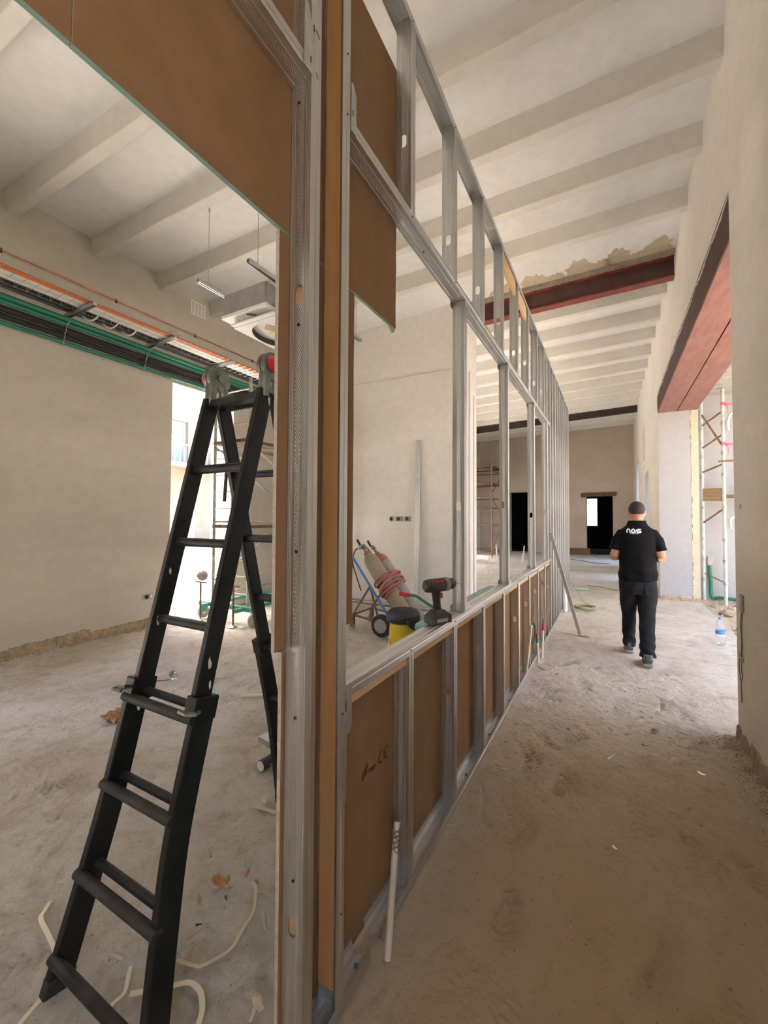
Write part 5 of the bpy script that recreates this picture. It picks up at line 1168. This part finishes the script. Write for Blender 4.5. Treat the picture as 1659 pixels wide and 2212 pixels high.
for k in range(900):
    x, y = rnd.uniform(1.42, 3.2), rnd.uniform(5.5, 9.8); r = rnd.uniform(.006, .025); c = Vector((x, y, -.05+r*.3))
    m.add([c+Vector((r,0,0)), c+Vector((0,r*rnd.uniform(.6,1),0)), c+Vector((-r,0,0)), c+Vector((0,-r*rnd.uniform(.6,1),0)), c+Vector((0,0,r)), c+Vector((0,0,-r))], [(0,1,4),(1,2,4),(2,3,4),(3,0,4),(1,0,5),(2,1,5),(3,2,5),(0,3,5)])
tag(m.build('gravel', M['rock']), 'fine limestone gravel strewn over the yard ground', 'gravel', kind='stuff')
# dirt heaped along the foot of the near right wall, crumbs over both floors
def crumbs(name, spots, matl, label, seed):
    m = MB(); rnd = random.Random(seed)
    for (x, y, r) in spots:
        c = Vector((x, y, fz(x, y)+r*.3)); a = [c+Vector((r*rnd.uniform(.6,1.2)*math.cos(t), r*rnd.uniform(.6,1.2)*math.sin(t), 0)) for t in (0, 1.6, 3.1, 4.7)]
        m.add(a+[c+Vector((0,0,r*.8)), c-Vector((0,0,r*.8))], [(0,1,4),(1,2,4),(2,3,4),(3,0,4),(1,0,5),(2,1,5),(3,2,5),(0,3,5)])
    return tag(m.build(name, matl), label, 'dirt', kind='stuff')
rnd = random.Random(3); sp = []
for k in range(1800): y = rnd.uniform(.5, 3.62); d = abs(rnd.gauss(0, .07)); sp.append((.745-d, y, rnd.uniform(.0015, .006)))
crumbs('wall_dirt', sp, mat('brown_tone', (.40,.31,.21), .98, var=.3, vscale=30), 'dark crumbly dirt heaped along the foot of the near right wall', 1)
sp = [(rnd.uniform(-5.7, .72), rnd.uniform(.3, 9)**1.0, rnd.uniform(.0015, .006)) for k in range(2600)]; sp = [s for s in sp if not (-.84 < s[0] < -.72) and not (s[0] < -2.05 and s[1] > 6.1) and not (-1.62 < s[0] < -.86 and 3.1 < s[1] < 5.65) and math.hypot(s[0]+4.38, s[1]-4.62) > .25]
sp += [(-5.76+abs(rnd.gauss(0,.06)), rnd.uniform(-1, 3.6), rnd.uniform(.004,.015)) for k in range(300)]
crumbs('floor_crumbs', sp, M['mortar'], 'loose mortar crumbs scattered over the dusty floor', 2)

# ---------------------------------------------------------------- litter on the floor
def ribbon(pts, w, th=.0015, lift=.004):
    P = smooth_path([p+Vector((0,0,lift)) for p in pts], 6); m = MB(); n = len(P); vs = []
    for i, p in enumerate(P):
        d = (P[min(i+1,n-1)]-P[max(i-1,0)]); d.z = 0; d.normalize(); s = Vector((-d.y, d.x, 0))*w/2
        vs += [p-s, p+s, p-s+Vector((0,0,th)), p+s+Vector((0,0,th))]
    fs = []
    for i in range(n-1):
        a = 4*i; b = a+4; fs += [(a, a+1, b+1, b), (a+2, b+2, b+3, a+3), (a, b, b+2, a+2), (a+1, a+3, b+3, b+1)]
    fs += [(0,2,3,1), (4*n-4, 4*n-3, 4*n-1, 4*n-2)]
    return m.add(vs, fs)
def px(l, z=0): return [at_z(x, y, z) for x, y in l]
T('plastic_strap', ribbon(px([(108,1950),(97,1968),(88,1988),(104,2022),(120,2060),(127,2100),(120,2128),(85,2165),(45,2212),(20,2250)]), .014), M['strap'], 'cream plastic strap curling past the ladder foot', 'strap')
T('plastic_strap', ribbon(px([(282,2090),(276,2118),(268,2148),(245,2170),(222,2200)]), .012), M['strap'], 'cream plastic strap lying under the lowest ladder rungs', 'strap')
T('plastic_strap', ribbon(px([(280,2150),(330,2142),(375,2132),(410,2126),(432,2145),(437,2180),(430,2212),(420,2240)]), .016), M['strap'], 'broad cream plastic strap looping out beside the right ladder leg', 'strap')
T('plastic_strap', ribbon(px([(383,2078),(420,2090),(440,2088),(497,2055),(525,2010),(547,1972),(552,1925),(545,1908)]), .011, lift=.006), mat('strap_dull', (.60,.52,.38), .7), 'dull thin strap bent in a wide hook on the dust', 'strap')
def litter(name, mb, m, label, cat, group=None, **k): return T(name, mb, m, label, cat, group, **k)
def crumple(c, r, sc, seed, flat=.5):
    rr = random.Random(seed); m = MB(); n = 9
    grid = [[c+Vector(((i/(n-1)-.5)*2*r*sc[0], (j/(n-1)-.5)*2*r*sc[1], .012+abs(rr.gauss(0, r*flat*.5)))) for i in range(n)] for j in range(n)]
    m.add([p+Vector((rr.uniform(-.05,.05)*r, rr.uniform(-.05,.05)*r, 0)) for row in grid for p in row], [(j*n+i, j*n+i+1, (j+1)*n+i+1, (j+1)*n+i) for j in range(n-1) for i in range(n-1)]); return m
litter('crumpled_paper', crumple(at_z(252, 1553), .10, (1, .7), 4), M['paper_brown'], 'crumpled rust brown paper on the floor behind the ladder', 'paper', solid=.002)
litter('paper_scrap', crumple(at_z(475, 1914), .032, (1.2, .6), 6, .7), mat('paper_orange', (.55,.27,.12), .85), 'small curled orange brown paper scrap on the dust', 'paper', solid=.0015)
b0 = at_z(375, 1467); bt_ = thing('crushed_bottle', 'crushed clear plastic bottle lying behind the ladder', 'bottle', b0)
dv = Vector((.8, -.35, 0)).normalized(); o = b0-dv*.10+Vector((0,0,.032)); MB().lathe([(.02, 0), (.030, .01), (.031, .06), (.022, .08), (.030, .10), (.028, .15), (.013, .185), (.012, .20)], o, dv, 16).build('bottle', M['clear_plastic'], bt_, smooth=True); MB().lathe([(.0315, .02), (.0315, .055)], o, dv, 16).build('label', M['concrete'], bt_); MB().lathe([(.014, .195), (.014, .212)], o, dv, 12).build('cap', M['white_plastic'], bt_)
litter('cable_offcut', ribbon(px([(333,1473),(346,1472),(358,1471),(366,1470)]), .008, .006), M['dark_wire'], 'short dark cable offcut beside the crushed bottle', 'cable')
A, Bp = at_z(521, 1503, .014), at_z(612, 1500, .014); litter('pipe_offcut', MB().cyl(A, Bp, .014, 12), M['pvc_cream'], 'straight cream conduit lying on the floor behind the rear ladder leg', 'pipe', smooth=True)
A, Bp = at_z(563, 1655, .033), at_z(612, 1625, .033); tc = thing('foam_can', 'black foam can lying on its side near the rear ladder leg', 'can', (A.x, A.y, 0)); dv = (Bp-A).normalized()
MB().lathe([(.032, 0), (.033, .004), (.033, .20), (.028, .215)], A, dv, 22).build('can', M['black_plastic'], tc, smooth=True); MB().lathe([(.029, -.002), (.029, .0)], A, dv, 22).build('can_base', M['pvc_cream'], tc)
sd = dv.cross(Vector((0,0,1))).normalized(); fr = Matrix((( dv.x, 0, sd.x, 0), (dv.y, 0, sd.y, 0), (0, 1, 0, 0), (0,0,0,1)))
for t, off in ((.12, 'ring'),):
    c = A+dv*.15+sd*.0335; MB().lathe([(.011, 0), (.011, .001), (.007, .0012), (.007, .0)], c, sd, 14).build('printed_ring', M['pink_tape'], tc)
for k in range(7):
    c = A+dv*(.045+.016*k)+sd*.0332+Vector((0,0,.006 if k % 2 else -.004)); MB().obar(c, c+dv*.009, .0008, .005, (0,0,1)).build('printed_mark', M['white_plastic'], tc)
p = at_z(592, 1600); litter('steel_offcut', MB().hexa([(p.x-.10,p.y-.05,0),(p.x+.12,p.y-.08,0),(p.x+.14,p.y+.02,0),(p.x-.07,p.y+.05,0),(p.x-.10,p.y-.05,.028),(p.x+.12,p.y-.08,.03),(p.x+.14,p.y+.02,.03),(p.x-.07,p.y+.05,.028)]), M['galv_plain'], 'blue grey steel channel offcut behind the rear ladder leg', 'steel offcut')
for i, (a, b) in enumerate((((584,1688),(608,1676)), ((592,1700),(612,1690)))):
    litter('steel_clip', ribbon(px([a, ((a[0]+b[0])//2, (a[1]+b[1])//2), b]), .022, .008), M['foil'], 'small bright steel channel clip by the rear ladder leg', 'steel clip', 'bright clips by the rear ladder leg')
scr = [((568,1728),(574,1736),(580,1724)), ((2,2062),(18,2042),(36,2022)), ((568,1975),(570,1995),(574,2012)), ((237,2066),(250,2071),(264,2078)), ((540,2212),(548,2190),(552,2170)), ((378,1700),(382,1690),(384,1684)),
       ((1084,1661),(1095,1664),(1102,1658)), ((1314,1643),(1324,1636),(1333,1630)), ((1508,1668),(1516,1674),(1525,1676)), ((1324,1830),(1328,1836),(1333,1838)), ((1432,1452),(1440,1456),(1448,1461)), ((1386,1610),(1390,1613),(1394,1614)), ((1480,1385),(1490,1386),(1502,1388)), ((1163,1440),(1170,1445),(1178,1450)), ((1172,1482),(1182,1480),(1192,1479)), ((690,1470),(700,1473),(706,1471))]
for i, l in enumerate(scr):
    litter('steel_scrap', ribbon(px(l), .016 if i in (1, 6, 8) else .010, .002, .003+.004*(i % 2)), M['foil'], 'small bright strip of cut steel lying on the dusty floor', 'scrap', 'cut steel scraps on the floor')
for i, (a, b) in enumerate((((487,1936),(489,1945)), ((423,1998),(437,1996)), ((478,1900),(480,1910)), ((262,1700),(272,1690)))):
    A, Bp = at_z(*a, .004), at_z(*b, .004); litter('screw', MB().tube([A, A.lerp(Bp,.85), Bp], [.0045, .002, .001], 6), M['dark_wire'], 'dark drywall screw lying on the dusty floor', 'screw', 'screws on the floor')
A, Bp = at_z(531, 1892, .006), at_z(536, 1880, .006); litter('wall_plug', MB().cyl(A, Bp, .006, 8), mat('plug', (.55,.22,.10), .6), 'small orange brown wall plug on the floor', 'plug')
litter('tape_strip', ribbon(px([(541,1742),(556,1744),(575,1750),(598,1757)]), .022, .001), M['strap_dull'], 'short strip of dull masking tape stuck to the floor', 'tape')
litter('plaster_chip', rock(at_z(1415, 1580)+Vector((0,0,.008)), .02, (1.3,.9,.4), 3), M['mortar'], 'grey plaster chip on the corridor floor behind the walking man', 'chip')
p = at_z(560, 2170); litter('plaster_lump', rock(p+Vector((0,0,.01)), .025, (1,.8,.7), 5), M['patch'], 'pale plaster lump beside the jamb of the partition', 'chip')
